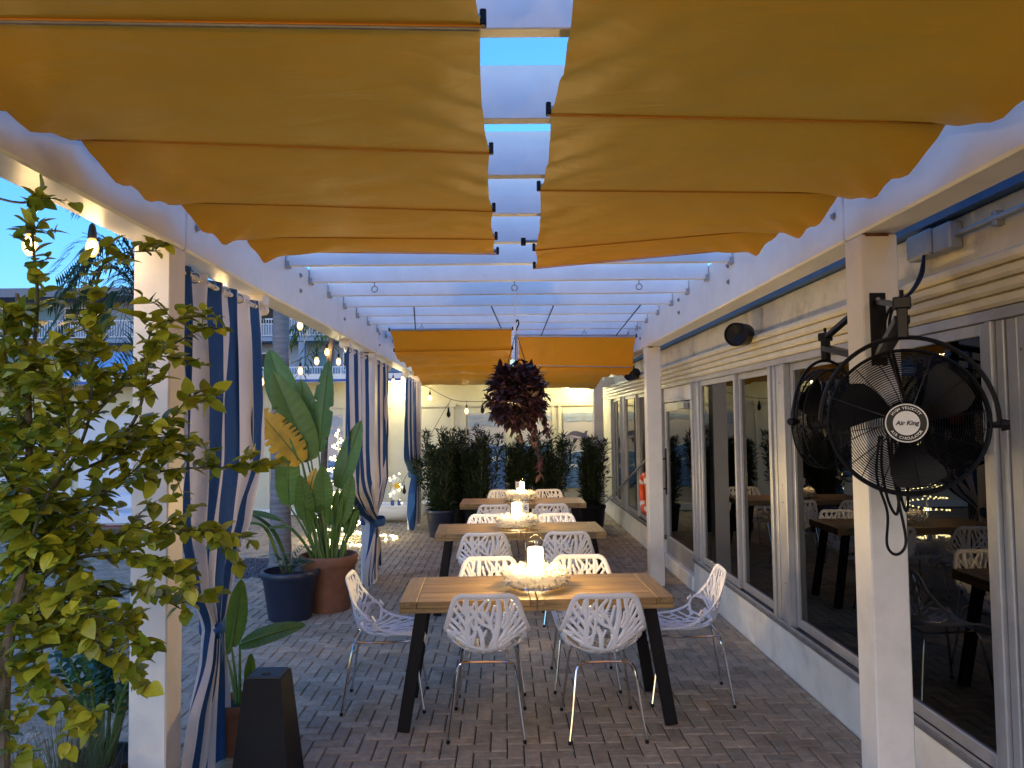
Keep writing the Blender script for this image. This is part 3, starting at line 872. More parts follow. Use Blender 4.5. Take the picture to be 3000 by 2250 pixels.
def chair_shell():
    mb = MB()
    def rib(pts2, w0, w1, seat):
        q = [Vector((x, y, 0)) for x, y in pts2]
        q = catmull(q, 5) if len(q) > 2 else catmull(q, 6)
        P, Nn, Rr = [], [], []
        for i, p in enumerate(q):
            f = i / (len(q) - 1)
            u = (p.x - 740) / HWC(p.y)
            v = (p.y - 390) / 860 * .5
            if seat: v = 1 - v * .985
            a, n = shell(u, v)
            P.append(a); Nn.append(n)
            w = (w0 + (w1 - w0) * f) * .00088
            Rr.append((w, .0048))
        mb.tube(P, Rr, 8, flat=Nn)
    for pts, w0, w1 in PAT:
        rib(pts, w0, w1, False)
        rib([(740 - (x - 740) * .98, y) for x, y in pts], w0, w1, True)
    # solid band where back meets seat
    P, Nn = [], []
    for i in range(17):
        u = -1 + 2 * i / 16
        a, n = shell(u * .62, .5 + .006 * math.sin(i)); P.append(a); Nn.append(n)
    mb.tube(P, (.020, .0045), 8, flat=Nn)
    # rim all round, corners rounded
    P, Nn = [], []
    loop = []
    for i in range(9): loop.append((-.80 + 1.6 * i / 8, .006))
    loop += [(.91, .018), (.985, .05)]
    for i in range(1, 17): loop.append((1, .05 + .89 * i / 17))
    loop += [(.985, .955), (.90, .985)]
    for i in range(9): loop.append((.78 - 1.56 * i / 8, .995))
    loop += [(-.90, .985), (-.985, .955)]
    for i in range(1, 17): loop.append((-1, .94 - .89 * i / 17))
    loop += [(-.985, .05), (-.91, .018)]
    for u, v in loop:
        k = math.exp(-((v - .5) / .13) ** 2) * .030                 # the side strap cuts the corner
        a, n = shell(u, v, k * abs(u)); P.append(a); Nn.append(n)
    mb.tube(P, (.0165, .0072), 8, closed=True, flat=Nn)
    # open web from strap to shell
    for sg in (-1, 1):
        for v0, v1 in ((.36, .37), (.63, .62)):
            P, Nn = [], []
            for i in range(5):
                f = i / 4
                a, n = shell(sg * (.70 + .30 * f), v0 + (v1 - v0) * f, .02 * f * f); P.append(a); Nn.append(n)
            mb.tube(P, (.009, .005), 8, flat=Nn)
    return mb
ch = thing('dining_chair', 'white branch-pattern chair seen from behind, front left at the nearest table', 'chair', (-.108, 4.575, 0), 0, 'white cut-out chairs round the three tables')
chair_shell().build('shell', MT['shell'], ch, smooth=60, world=False)
def leg_path(sx, sy):
    return catmull([(sx * .212, sy * .25 + (.0 if sy > 0 else .0), .004), (sx * .190, sy * .225, .16), (sx * .172, sy * .200, .32), (sx * .160, sy * .185, .388), (sx * .135, sy * .178, .414), (sx * .09, sy * .176, .420)], 5)
for sx in (-1, 1):
    for sy in (-1, 1):
        l = MB().tube(leg_path(sx, sy), .0085, 8).build('leg', MT['chrome'], ch, world=False)
        MB().tube([(sx * .2125, sy * .2505, .0), (sx * .2105, sy * .2485, .02)], .0105, 8).build('foot', MT['black'], l, world=False)
uf = MB()
for sy in (-1, 1): uf.tube([(-.09, sy * .176, .420), (0, sy * .176, .421), (.09, sy * .176, .420)], .0085, 8)
for sx in (-1, 1): uf.tube([(sx * .13, -.178, .415), (sx * .11, -.09, .403), (sx * .11, .09, .403), (sx * .13, .178, .415)], .0075, 8)
uf.build('underframe', MT['chrome'], ch, world=False)
def deep_copy(root, loc, rz, label):
    r = root.copy(); COL.objects.link(r); r.location = loc; r.rotation_euler = (0, 0, rz); r['label'] = label
    for c in KIDS[root.name]:
        d = c.copy(); COL.objects.link(d); d.parent = r
        for e in KIDS.get(c.name, ()):
            f = e.copy(); COL.objects.link(f); f.parent = d
    return r
KIDS = {}
def index_kids():
    KIDS.clear()
    for o in bpy.data.objects:
        if o.parent is not None: KIDS.setdefault(o.parent.name, []).append(o)
index_kids()
ch.rotation_euler = (0, 0, R(-1.5))
for x, y, rz, lab in (
    (.550, 4.545, R(1), 'white branch-pattern chair seen from behind, front right at the nearest table'),
    (-.105, 5.30, PI + R(2), 'white chair tucked behind the nearest table, left of the glowing wreath'),
    (.530, 5.33, PI - R(1), 'white chair tucked behind the nearest table, right of the glowing wreath'),
    (-.765, 4.985, -PI / 2 + R(3), 'white chair in profile at the end of the nearest table beside the terracotta pot'),
    (1.165, 5.02, PI / 2 - R(5), 'white chair in profile at the end of the nearest table beside the glazed wall'),
    (-.187, 6.94, R(2), 'white chair on the camera side of the middle table, left one of two'),
    (.548, 6.95, R(-2), 'white chair on the camera side of the middle table, right one of two'),
    (-.185, 7.82, PI, 'white chair behind the middle table, peeping up left of its wreath'),
    (.53, 7.83, PI, 'white chair behind the middle table, peeping up right of its wreath'),
    (-.118, 9.2, R(1), 'white chair on the camera side of the farthest table, left one of two'),
    (.548, 9.22, R(-1), 'white chair on the camera side of the farthest table, right one of two'),
    (-.03, 10.65, PI, 'white chair behind the farthest table against the dark shrubs, left one'),
    (.61, 10.66, PI, 'white chair behind the farthest table against the dark shrubs, right one')):
    deep_copy(ch, (x, y, 0), rz, lab)

# ------------------------------------------------------------------ teak tables
TW, TD = 1.575, .71
tb = thing('dining_table', 'nearest long teak plank table with dark splayed legs and lit wreath', 'table', (.172, 4.81, 0), 0, 'teak plank tables in a row')
hw, hd = TW / 2, TD / 2
for s in (-1, 1):
    MB().box(s * hw, s * (hw - .098), -hd, hd, .713, .75, c=.003).build('end_board', MT['teak_y'], tb, world=False, smooth=0)
    MB().box(s * .004, s * .040, -hd, hd, .713, .7495, c=.002).build('centre_batten', MT['teak_y'], tb, world=False, smooth=0)
    n = 6; pw = TD / n
    for k in range(n):
        y0 = -hd + k * pw
        MB().box(s * .042, s * (hw - .100), y0 + (.0024 if k else 0), y0 + pw - (.0024 if k < n - 1 else 0), .713, .7495, c=.0025).build('plank', MT['teak'], tb, world=False, smooth=0)
    for y in (-hd, hd - .022):
        MB().box(s * .004, s * (hw - .001), y + .002, y + .02, .685, .7125, c=.002).build('apron', MT['teak'], tb, world=False, smooth=0)
    MB().box(s * (hw - .02), s * (hw - .002), -hd + .022, hd - .022, .685, .7125, c=.002).build('apron', MT['teak_y'], tb, world=False, smooth=0)
    for y in (-1, 1):
        MB().bar((s * (hw - .125), y * (hd - .11), .712), (s * (hw - .012), y * (hd - .075), .001), .072, .038, up=(0, 1, 0), c=.003).build('leg', MT['legsteel'], tb, world=False, smooth=0)
    MB().box(s * (hw - .155), s * (hw - .095), -hd + .06, hd - .06, .672, .7120, c=.002).build('leg_rail', MT['legsteel'], tb, world=False, smooth=0)
index_kids()
tb.rotation_euler = (0, 0, R(1.6))
deep_copy(tb, (.138, 7.45, 0), R(1.4), 'middle long teak plank table with number six card beside its wreath')
deep_copy(tb, (.230, 9.965, 0), R(-.4), 'farthest long teak plank table in front of the dark shrubs')

# ------------------------------------------------------------------ candle centrepieces
def wreath_mesh():
    mb = MB()
    rr = random.Random(4)
    for k in range(1500):
        a = rr.random() * 2 * PI; b = rr.random() * 2 * PI
        rad = .055 * (.55 + .45 * rr.random())
        c = Vector((math.cos(a), math.sin(a), 0)); 
        out = c * math.cos(b) + Vector((0, 0, 1)) * math.sin(b)
        p = c * .145 + out * rad * .8 + Vector((0, 0, .060))
        d = (out + Vector((rr.uniform(-.7, .7), rr.uniform(-.7, .7), rr.uniform(-.3, .6)))).normalized()
        L = rr.uniform(.022, .045)
        sd = d.cross(Vector((rr.uniform(-1, 1), rr.uniform(-1, 1), rr.uniform(-1, 1)))).normalized() * rr.uniform(.004, .009)
        e = p + d * L
        if e.z < .004: e.z = .004
        m = p.lerp(e, .55)
        mb.add([p, m - sd, e, m + sd], [(0, 1, 2, 3)])
    core = []
    for i in range(28):
        a = 2 * PI * i / 28
        core.append((.145 * math.cos(a), .145 * math.sin(a), .052))
    mb.tube(core, .040, 8, closed=True)
    return mb
wr_me = wreath_mesh().mesh('wreath', MT['feather'], smooth=0)
def candle(label, loc, rz, power, card=None):
    t = thing('candle_centrepiece', label, 'table lamp', loc, rz, 'glowing candles in white wreaths')
    w = inst('wreath', wr_me, t, (0, 0, .006)); w['kind'] = 'stuff'
    MB().lathe([(.0001, .002), (.150, .002), (.185, .022), (.207, .075), (.210, .095)], 36).build('glass_bowl', MT['bowl_glass'], t, world=False)
    MB().lathe([(.0001, .012), (.046, .012), (.047, .03), (.047, .232), (.041, .240), (.0001, .230)], 24).build('candle', MT['candle'], t, world=False)
    MB().lathe([(.060, .010), (.062, .05), (.062, .27), (.064, .275)], 28).build('glass_chimney', MT['bowl_glass'], t, world=False)
    if card is None: MB().tube(catmull([(-.050, 0, .25), (-.045, 0, .285), (0, 0, .318), (.045, 0, .285), (.050, 0, .25)], 5), .0018, 6).build('carry_loop', MT['thin_glass'], t, world=False)
    d = bpy.data.lights.new('candle_light', 'POINT'); d.energy = power; d.color = (1.0, .68, .28); d.shadow_soft_size = .05
    for hh in (.30, .16):
        o = bpy.data.objects.new('candle_light', d); COL.objects.link(o); o.parent = t; o.location = (0, 0, hh)
    if card:
        txt, dx, dz, mt = card
        c = MB().box(dx - .030, dx + .030, -.075, -.072, dz, dz + .085, c=.001).box(dx - .006, dx + .006, -.073, -.069, .02, dz + .002).build('number_card', MT['card'], t, world=False)
        vs, fs = text_verts(txt, .068, .0006)
        m = Matrix(((1, 0, 0), (0, 0, -1), (0, 1, 0)))
        MB().add([m @ v + Vector((dx, -.0762, dz + .043)) for v in vs], fs).build('lettering', mt, c, world=False, smooth=0)
    return t
candle('bright candle lantern in a fluffy white wreath on the nearest table', (.185, 4.80, .75), 0, 2.9)
candle('glowing candle in white wreath with number 6 card on the middle table', (.115, 7.44, .75), 0, 1.9, ('6', .085, .155, MT['ink']))
candle('glowing candle in white wreath with orange letter T card on the farthest table', (.205, 9.95, .75), 0, 1.5, ('T', -.035, .165, MT['inkorange']))

# ------------------------------------------------------------------ caged fans on the near right post
def fan(label, cen, yaw, tilt, plate, group='black caged fans on the pergola post', badge=True):
    """local frame: fan faces -Y, yaw about Z; cage radius .25"""
    t = thing('wall_fan', label, 'fan', cen, yaw, group)
    T = Matrix.Rotation(tilt, 3, 'X')
    RC = .250
    def prof(r, front):
        d = (r / RC)
        return (-.030 - .055 * (1 - d ** 2.2)) if front else (.035 + .050 * (1 - d ** 2))
    for front in (True, False):
        mb = MB()
        n = 26
        for k in range(n):
            r = .055 + (RC - .004 - .055) * k / (n - 1)
            mb.tube([T @ Vector((r * math.cos(2 * PI * i / 56), prof(r, front), r * math.sin(2 * PI * i / 56))) for i in range(56)], .00125, 4, closed=True)
        for k in range(12):
            a = 2 * PI * (k + .3) / 12
            sw = .0 if front else .25
            mb.tube([T @ Vector((r * math.cos(a + sw * (r / RC)), prof(r, front) - (.002 if front else -.002), r * math.sin(a + sw * (r / RC)))) for r in (.05, .10, .15, .20, RC)], .0018, 5)
        mb.build('front_grille' if front else 'rear_grille', MT['black_metal'], t, world=False, smooth=0)
    rim = MB()
    for y in (-.030, .0, .035):
        rim.tube([T @ Vector((RC * math.cos(2 * PI * i / 64), y, RC * math.sin(2 * PI * i / 64))) for i in range(64)], .0045, 6, closed=True)
    # side band of short wires between the two rims
    for i in range(72):
        a = 2 * PI * i / 72
        rim.tube([T @ Vector((RC * math.cos(a), -.03, RC * math.sin(a))), T @ Vector((RC * math.cos(a), .035, RC * math.sin(a)))], .0011, 4, caps=False)
    rim.build('rim', MT['black_metal'], t, world=False)
    for k in range(3):
        a0 = R(28) + k * 2 * PI / 3
        bl = MB()
        def fn(u, v):
            r = .045 + .178 * u
            wdt = (.55 + .55 * math.sin(min(1, u * 1.15) * PI * .62)) * .85
            if u > .8: wdt *= 1 - 1.6 * (u - .8) ** 1.3
            a = a0 + (v - .5) * wdt + .25 * u
            return T @ Vector((r * math.cos(a), -.012 + (v - .5) * .060 * (1 - .4 * u), r * math.sin(a)))
        bl.grid(fn, 10, 8)
        bl.build('blade', MT['black'], t, world=False, smooth=180)
    MX = Matrix(((1, 0, 0), (0, 0, -1), (0, 1, 0)))                   # local xy plane to the fan's facing plane
    MB().lathe([(.0001, -.03), (.05, -.03), (.052, .02), (.0001, .022)], 24, (0, 0, 0), T @ MX).build('hub', MT['black'], t, world=False)
    MB().lathe([(.0001, -.155), (.045, -.155), (.070, -.14), (.074, -.05), (.060, -.031), (.0001, -.031)], 24, (0, 0, 0), T @ MX).build('motor', MT['black'], t, world=False)
    z0 = .0865
    bd = MB().lathe([(.0001, z0), (.064, z0), (.066, z0 - .003), (.066, z0 - .008), (.0001, z0 - .008)], 40, (0, 0, 0), T @ MX).build('badge', MT['black'], t, world=False)
    if badge:
        rg = MB()
        rg.lathe([(.0615, z0 + .001), (.0655, z0 + .001), (.0655, z0 - .002), (.0615, z0 - .002)], 40, (0, 0, 0), T @ MX)
        rg.lathe([(.0001, z0 + .0012), (.041, z0 + .0012), (.041, z0 - .001)], 36, (0, 0, 0), T @ MX)
        rg.build('badge_disc', MT['card'], bd, world=False)
        vs, fs = text_verts('Air King', .0205, .0006, .0007, .22)
        lt = MB().add([T @ (MX @ (Vector((v.x, v.y, v.z)) + Vector((.002, 0, z0 + .0022)))) for v in vs], fs)
        lt.build('lettering', MT['ink'], bd, world=False, smooth=0)
        arc = MB()
        for body, mid, sgn in (('HIGH VELOCITY', PI / 2, -1), ('AIR CIRCULATOR', -PI / 2, 1)):
            n = len(body)
            for i, chh in enumerate(body):
                if chh == ' ': continue
                a = mid + sgn * (i - (n - 1) / 2) * .152
                vs, fs = text_verts(chh, .0125, .0005, .0002)
                rot = Matrix.Rotation(a - PI / 2 if sgn < 0 else a + PI / 2, 3, 'Z')
                pos = Vector((.0515 * math.cos(a), .0515 * math.sin(a), z0 + .0012))
                arc.add([T @ (MX @ (rot @ v + pos)) for v in vs], fs)
        arc.build('lettering', MT['card'], bd, world=False, smooth=0)
    # yoke: half ring over the top, held at both sides of the cage
    yk = MB(); RY = .276
    yk.tube([(RY * math.cos(a), 0, RY * 1.07 * math.sin(a)) for a in [R(-4) + R(188) * i / 36 for i in range(37)]], .0078, 8)
    for s in (-1, 1):
        yk.tube([(s * (RC - .01), 0, -.012), (s * (RY + .02), 0, -.012)], .011, 8)
    yk.build('yoke', MT['black'], t, world=False)
    for s in (-1, 1):
        MB().tube([(s * (RY + .004), 0, -.012), (s * (RY + .028), 0, -.012)], [.022, .017], 10).build('knob', MT['black'], t, world=False)
    pb = MB().box(-.018, .018, -.018, .018, .292, .405, c=.004).box(-.029, .029, -.025, .025, .395, .436, c=.004)
    pb.tube([(0, 0, .44), (0, 0, .462)], .008, 6)
    pb.build('pivot', MT['black'], t, world=False)
    # arm back to the post and its wall plate (given in world space)
    Mi = Matrix.Rotation(-yaw, 3, 'Z')
    def loc(p): return Mi @ (Vector(p) - Vector(cen))
    pl, nrm = plate
    P = Vector(pl); N_ = Vector(nrm)
    top = Vector(cen) + Vector((0, 0, .41))
    ar = MB()
    a, b = loc(P + N_ * .02 + Vector((0, 0, .10))), loc(top)
    ar.bar(a, b, .030, .018)
    ar.bar(loc(P + N_ * .02 + Vector((0, 0, -.13))), loc(Vector(cen) + Vector((0, 0, .36))), .05, .026)
    ar.build('arm', MT['black'], t, world=False)
    side = Vector((-N_.y, N_.x, 0))
    m = MB().add([loc(P + side * sx * .033 + Vector((0, 0, sz)) + N_ * d) for d in (.002, .010) for sx, sz in ((-1, -.17), (1, -.17), (1, .14), (-1, .14))],
             [(0, 1, 2, 3), (4, 7, 6, 5), (0, 4, 5, 1), (1, 5, 6, 2), (2, 6, 7, 3), (3, 7, 4, 0)])
    m.build('wall_plate', MT['black'], t, world=False, smooth=0)
    sc = MB().ball(loc(P + N_ * .012 + Vector((0, 0, .11))), .011, 8, 5); sc.build('screw', MT['steel'], t, world=False)
    return t
f1 = fan('large black caged fan facing the camera from the front of the near right post', (1.397, 2.66, 1.752), R(-27), R(2), ((1.60, 3.25, 2.16), (0, -1, 0)))
def cord(parent, pts, r=.006, mat='black', name='cord'):
    return MB().tube(catmull(pts, 8), r, 6).build(name, MT[mat], parent, world=False)
def to_local(t, p):
    return Matrix.Rotation(-t.rotation_euler.z, 3, 'Z') @ (Vector(p) - Vector(t.location))
for pts in ([(1.40, 2.86, 1.70), (1.385, 2.86, 1.55), (1.41, 2.84, 1.42), (1.405, 2.84, 1.30), (1.44, 2.84, 1.265), (1.475, 2.84, 1.31), (1.455, 2.84, 1.45), (1.44, 2.86, 1.60), (1.43, 2.86, 1.72)],
            [(1.42, 2.88, 1.70), (1.41, 2.87, 1.58), (1.425, 2.86, 1.46), (1.455, 2.86, 1.41), (1.465, 2.86, 1.50), (1.45, 2.87, 1.62), (1.46, 2.88, 1.74)],
            [(1.46, 2.88, 1.72), (1.48, 2.87, 1.60), (1.50, 2.86, 1.50), (1.49, 2.86, 1.42), (1.47, 2.87, 1.52), (1.47, 2.88, 1.68)]):
    cord(f1, [to_local(f1, p) for p in pts], .0055)
for dx in (0, .012):
    cord(f1, [to_local(f1, p) for p in [(1.905, 3.42, 2.50), (1.85 + dx, 3.36, 2.40), (1.74, 3.24 - dx, 2.30), (1.64 - dx, 3.20, 2.22), (1.605 - dx * 2, 3.16, 2.10), (1.60 - dx, 3.10, 1.96), (1.57, 3.0, 1.85)]], .0065)
f2 = fan('black caged fan seen from the side on the rear of the near right post', (1.640, 3.88, 1.765), R(213), R(-3), ((1.62, 3.408, 2.17), (0, 1, 0)), badge=False)
cord(f2, [to_local(f2, p) for p in [(1.66, 3.86, 1.70), (1.655, 3.82, 1.52), (1.70, 3.80, 1.455), (1.74, 3.78, 1.50), (1.70, 3.75, 1.62)]], .005)
tg = MB().lathe([(.0001, -.1565), (.036, -.1565), (.036, -.1545)], 20, (0, 0, 0), Matrix(((1, 0, 0), (0, 0, -1), (0, 1, 0)))).build('motor_sticker', MT['orange'], f2, world=False)

# ------------------------------------------------------------------ fittings on the restaurant wall
jb = thing('junction_box', 'grey weatherproof outlet box with conduit on the upper wall', 'junction box', (1.968, 3.40, 2.54))
MB().box(1.895, 1.967, 3.36, 3.56, 2.49, 2.61, c=.012).build('cover', MT['steel'], jb)
MB().box(1.905, 1.967, 3.22, 3.355, 2.485, 2.605, c=.008).build('box', MT['steel'], jb)
MB().tube([(1.94, 3.22, 2.545), (1.94, 2.6, 2.545), (1.94, -2.5, 2.545)], .013, 10).build('conduit', MT['steel'], jb)
for y in (2.95, 2.2, 1.2): MB().box(1.93, 1.967, y, y + .03, 2.515, 2.575, c=.004).build('conduit_strap', MT['steel'], jb)
for lab, y in (('black cylinder loudspeaker on the upper wall above the glazed bays', 5.80), ('small black loudspeaker on the upper wall beyond the second post', 10.7)):
    sp = thing('wall_speaker', lab, 'loudspeaker', (1.8, y, 2.41), 0, 'black loudspeakers on the restaurant wall')
    d = Vector((-.62, -.78, -.08)).normalized()
    m = frame_to(d)
    mm = m @ Matrix(((1, 0, 0), (0, 0, 1), (0, -1, 0)))
    MB().lathe([(.0001, -.12), (.060, -.12), (.082, -.10), (.090, .06), (.090, .085), (.080, .09), (.076, .075), (.0001, .060)], 28, (1.8, y, 2.41), mm).build('housing', MT['black'], sp)
    MB().bar((1.83, y + .04, 2.41), (1.969, y + .04, 2.41), .05, .07).build('bracket', MT['steel'], sp)
    MB().tube(catmull([(1.90, y + .05, 2.37), (1.93, y - .15, 2.355), (1.955, y - .35, 2.385)], 5), .004, 5).build('cord', MT['black'], sp)
lb = thing('life_ring', 'orange life ring with white bands hanging on the far glazed wall', 'life ring', (1.90, 10.40, .78))
def seg(a0, a1, n, r, mat, nm):
    MB().tube([(1.90, 10.40 + .235 * math.cos(a0 + (a1 - a0) * i / n), .78 + .235 * math.sin(a0 + (a1 - a0) * i / n)) for i in range(n + 1)], r, 12).build(nm, MT[mat], lb)
for k in range(4):
    a = PI / 4 + k * PI / 2
    seg(a + .16, a + PI / 2 - .16, 12, .050, 'orange', 'ring_section'); seg(a - .158, a + .158, 6, .052, 'paintwhite', 'white_band')
MB().tube([(1.90, 10.40, 1.02), (1.93, 10.40, 1.12)], .008, 6).build('hook', MT['steel'], lb)
rp = MB().tube([(1.885, 14.5, .23), (1.885, 10.2, 1.245)], .017, 10).tube(catmull([(1.885, 10.2, 1.245), (1.885, 9.9, 1.33), (1.885, 9.8, 1.2)], 6), .012, 8).build('rescue_pole', MT['steel'])
rp['label'] = 'long grey rescue pole slanting across the far windows by the life ring'; rp['category'] = 'pole'

# ------------------------------------------------------------------ painted murals on the end wall (flat boards)
def mural(label, x0, x1, z0, z1, sea, clouds, dol=None):
    t = thing('mural_panel', label, 'mural', ((x0 + x1) / 2, 15.16, z0), 0, 'ocean mural boards on the end wall')
    MB().box(x0, x1, 15.150, 15.184, z0, z1).build('sky_area', MT['skypaint'], t, smooth=0)
    def strip(fn_top, fn_bot, y, mat, nm, n=14):
        a = [(x0 + (x1 - x0) * i / n) for i in range(n + 1)]
        poly = [(x, fn_top((x - x0) / (x1 - x0))) for x in a] + [(x, fn_bot((x - x0) / (x1 - x0))) for x in a[::-1]]
        MB().prism(poly, ((0, y, 0), (1, 0, 0), (0, 0, 1)), .003).build(nm, MT[mat], t, smooth=0)
    ph = x0 * 3
    strip(lambda u: sea + .02 * math.sin(9 * u + ph), lambda u: z0 + .002, 15.149, 'seapaint', 'sea_area')
    strip(lambda u: sea + .012 + .02 * math.sin(9 * u + ph), lambda u: sea - .018 + .02 * math.sin(9 * u + ph), 15.1455, 'foampaint', 'wave_crest')
    strip(lambda u: sea - .26 + .03 * math.sin(12 * u + 1 + ph), lambda u: sea - .31 + .025 * math.sin(11 * u + ph), 15.1455, 'foampaint', 'wave_crest')
    for (c, h) in clouds:
        strip(lambda u: c + h * (1 - .5 * abs(2 * u - 1)), lambda u: c - h * (.4 + .6 * abs(math.sin(5 * u + ph))), 15.1455, 'cloudpaint', 'cloud')
    if dol:
        cx, cz, s = dol
        body = [(-.30, .06), (-.235, .085), (-.20, .125), (-.13, .15), (-.05, .145), (.03, .12), (.075, .105), (.10, .145), (.155, .155), (.13, .10), (.135, .06), (.19, -.02), (.225, -.10), (.30, -.17), (.22, -.18), (.17, -.21), (.165, -.13), (.11, -.05), (.03, .0), (-.06, .01), (-.075, -.05), (-.12, -.10), (-.13, -.04), (-.14, .01), (-.19, .04), (-.24, .05)]
        MB().prism([(cx + a * s, cz + b * s) for a, b in body], ((0, 15.1418, 0), (1, 0, 0), (0, 0, 1)), .003).build('painted_dolphin', MT['dolphin'], t, smooth=0)
        bel = [(-.235, .055), (-.19, .07), (-.13, .06), (-.06, .045), (.02, .03), (.10, -.03), (.03, .0), (-.06, .01), (-.14, .012), (-.19, .042)]
        MB().prism([(cx + a * s, cz + b * s) for a, b in bel], ((0, 15.1380, 0), (1, 0, 0), (0, 0, 1)), .003).build('painted_belly', MT['belly'], t, smooth=0)
mural('mural board with leaping dolphin over blue waves beside the right end post', 1.17, 1.84, .45, 1.945, 1.16, [(1.88, .05), (1.80, .05)], (1.50, 1.42, 1.0))
mural('mural board of grey cloud and sea behind the hanging burgundy plant', -.70, .03, .45, 1.945, 1.32, [(1.86, .06), (1.74, .07)])
mural('narrow mural board of sea and sky right of the hanging plant', .34, .93, .45, 1.945, 1.30, [(1.84, .06)])
mural('pale blue mural board on the end wall between banana leaves and curtain', -3.45, -3.16, .6, 1.945, 1.05, [(1.80, .12), (1.60, .06)])
mural('pale mural board on the end wall left of the light tree curtain gap', -2.95, -2.36, .6, 1.945, 1.0, [(1.80, .06)])
def board(name, label, cat, x0, x1, z0, z1, y=15.17):
    t = thing(name, label, cat, ((x0 + x1) / 2, y, z0))
    MB().box(x0, x1, y - .02, y + .02, z0, z1, c=.004).build('board', MT['lounge'], t, smooth=0)
    return t
nb = board('notice_board', 'large white notice board with faint dark text lines behind the lime tree', 'sign', -10.2, -8.45, .45, 1.86)
ml = MB()
for k in range(13):
    z = 1.68 - k * .085
    x = -9.95
    while x < -8.8:
        w = random.uniform(.06, .2)
        ml.box(x, min(x + w, -8.7), 15.147, 15.149, z, z + (.05 if k == 0 else .02)); x += w + .05
ml.build('lettering', MT['ink'], nb, smooth=0, kind='stuff')
lg = board('logo_board', 'white board with dark blue framed emblem beside the left post', 'sign', -8.3, -6.2, .40, 1.98)
em = MB()
cx, cz, w, h, r = -7.17, 1.40, .17, .215, .05
rr_ = []
for (sx, sz, a0) in ((1, 1, 0), (-1, 1, 90), (-1, -1, 180), (1, -1, 270)):
    for k in range(5):
        a = R(a0 + 22.5 * k); rr_.append((cx + sx * (w - r) + r * math.cos(a), 15.147, cz + sz * (h - r) + r * math.sin(a)))
em.tube(rr_, .011, 6, closed=True)
for pts in ([(-.09, .17), (.09, .12)], [(.13, .24), (-.02, -.02)], [(-.10, -.11), (-.02, -.15), (.10, -.08)], [(-.04, -.02), (.0, -.12), (.06, -.19), (.12, -.17)], [(-.12, .06), (-.02, .07)], [(-.02, .15), (-.03, .0)]):
    em.tube(catmull([(cx + a, 15.147, cz + b) for a, b in pts], 5), .010, 6)
em.build('emblem', MT['ink'], lg)

# ------------------------------------------------------------------ striped curtains on the left beam
def tabf(tab, z):
    """tab: (z, value) from top to floor; smooth interpolation"""
    for (a, x), (b, y) in zip(tab[:-1], tab[1:]):
        if z >= b:
            f = (a - z) / (a - b); f = f * f * (3 - 2 * f) * .5 + f * .5
            return x + (y - x) * f
    return tab[-1][1]
def curtain(label, X, L, Rr, amp, n, stripes, tie, seed, rod=None, xoff=None, skew=1.1):
    z0, z1 = L[0][0], L[-1][0]
    ymid = (L[0][1] + Rr[0][1]) / 2
    t = thing('curtain', label, 'curtain', (X, ymid, z1), 0, 'blue and white striped curtains')
    mb = MB()
    def fn(u, v):
        z = z0 + (z1 - z0) * v
        a, b = tabf(L, z), tabf(Rr, z)
        A = tabf(amp, z)
        w = .04 * noise.noise(Vector((u * 5, z * 1.0, seed))) + .02 * noise.noise(Vector((u * 11, z * 2.7, seed + 4)))
        top = max(0, 1 - v * 14)
        ph = 2 * PI * n * (u + w * (1 - top))
        y = a + (b - a) * (u + .14 / n * math.sin(ph * 1.0 + 1.2) * (1 - top) * (.6 + .6 * math.sin(3 * z + seed)))
        x = X + A * math.sin(ph) + .2 * A * math.sin(2.3 * ph + .8 * z + seed) * (1 - top)
        # roundness of the bundle: the middle bulges to both sides
        if xoff: x += tabf(xoff, z)
        return Vector((x, y, z))
    mb.grid(fn, 320, 80, lambda u, v: (u * stripes + .14 * noise.noise(Vector((u * 3, v * 2, seed))) * min(1, v * 3) + skew * max(0, v - .35) ** 1.3, v))
    mb.build('cloth', MT['stripe'], t, smooth=180)
    if tie:
        ty, tz, tr = tie
        band = MB().tube([(X + (xoff and tabf(xoff, tz) or 0) + tr * 1.05 * math.cos(2 * PI * i / 24), ty + tr * .9 * math.sin(2 * PI * i / 24), tz + .012 * math.sin(4 * PI * i / 24)) for i in range(24)], (.040, .011), 8, closed=True, flat=[Vector((math.cos(2 * PI * i / 24), math.sin(2 * PI * i / 24), 0)) for i in range(24)])
        band.ball((X + tr * .9, ty - tr * .7, tz), .035, 8, 6, (1, 1, .8))
        band.tube(catmull([(X + tr, ty - tr * .7, tz), (X + tr + .02, ty - tr, tz - .09), (X + tr + .01, ty - tr * .8, tz - .16)], 5), (.018, .006), 6, flat=[Vector((1, 0, 0))] * 11)
        bo = band.build('tie_band', MT['tie'], t)
    if rod:
        y0, y1, yb = rod
        ro = MB().tube([(X, y0, z0 - .035), (X, y1, z0 - .035)], .014, 10).ball((X, y1 + .03, z0 - .035), .036, 12, 8)
        ro.build('rod', MT['white'], t)
        MB().box(X - .05, X + .05, yb - .05, yb + .05, z0 - .02, z0 + .045, c=.006).build('rod_bracket', MT['white'], t)
        gm = MB()
        for k in range(int(n * 2)):
            y = L[0][1] + (Rr[0][1] - L[0][1]) * (k + .5) / (n * 2)
            gm.tube([(X + .024 * math.cos(2 * PI * i / 12), y, z0 - .035 + .024 * math.sin(2 * PI * i / 12)) for i in range(12)], .004, 5, closed=True)
        gm.build('grommets', MT['chrome'], t, kind='stuff')
    return t
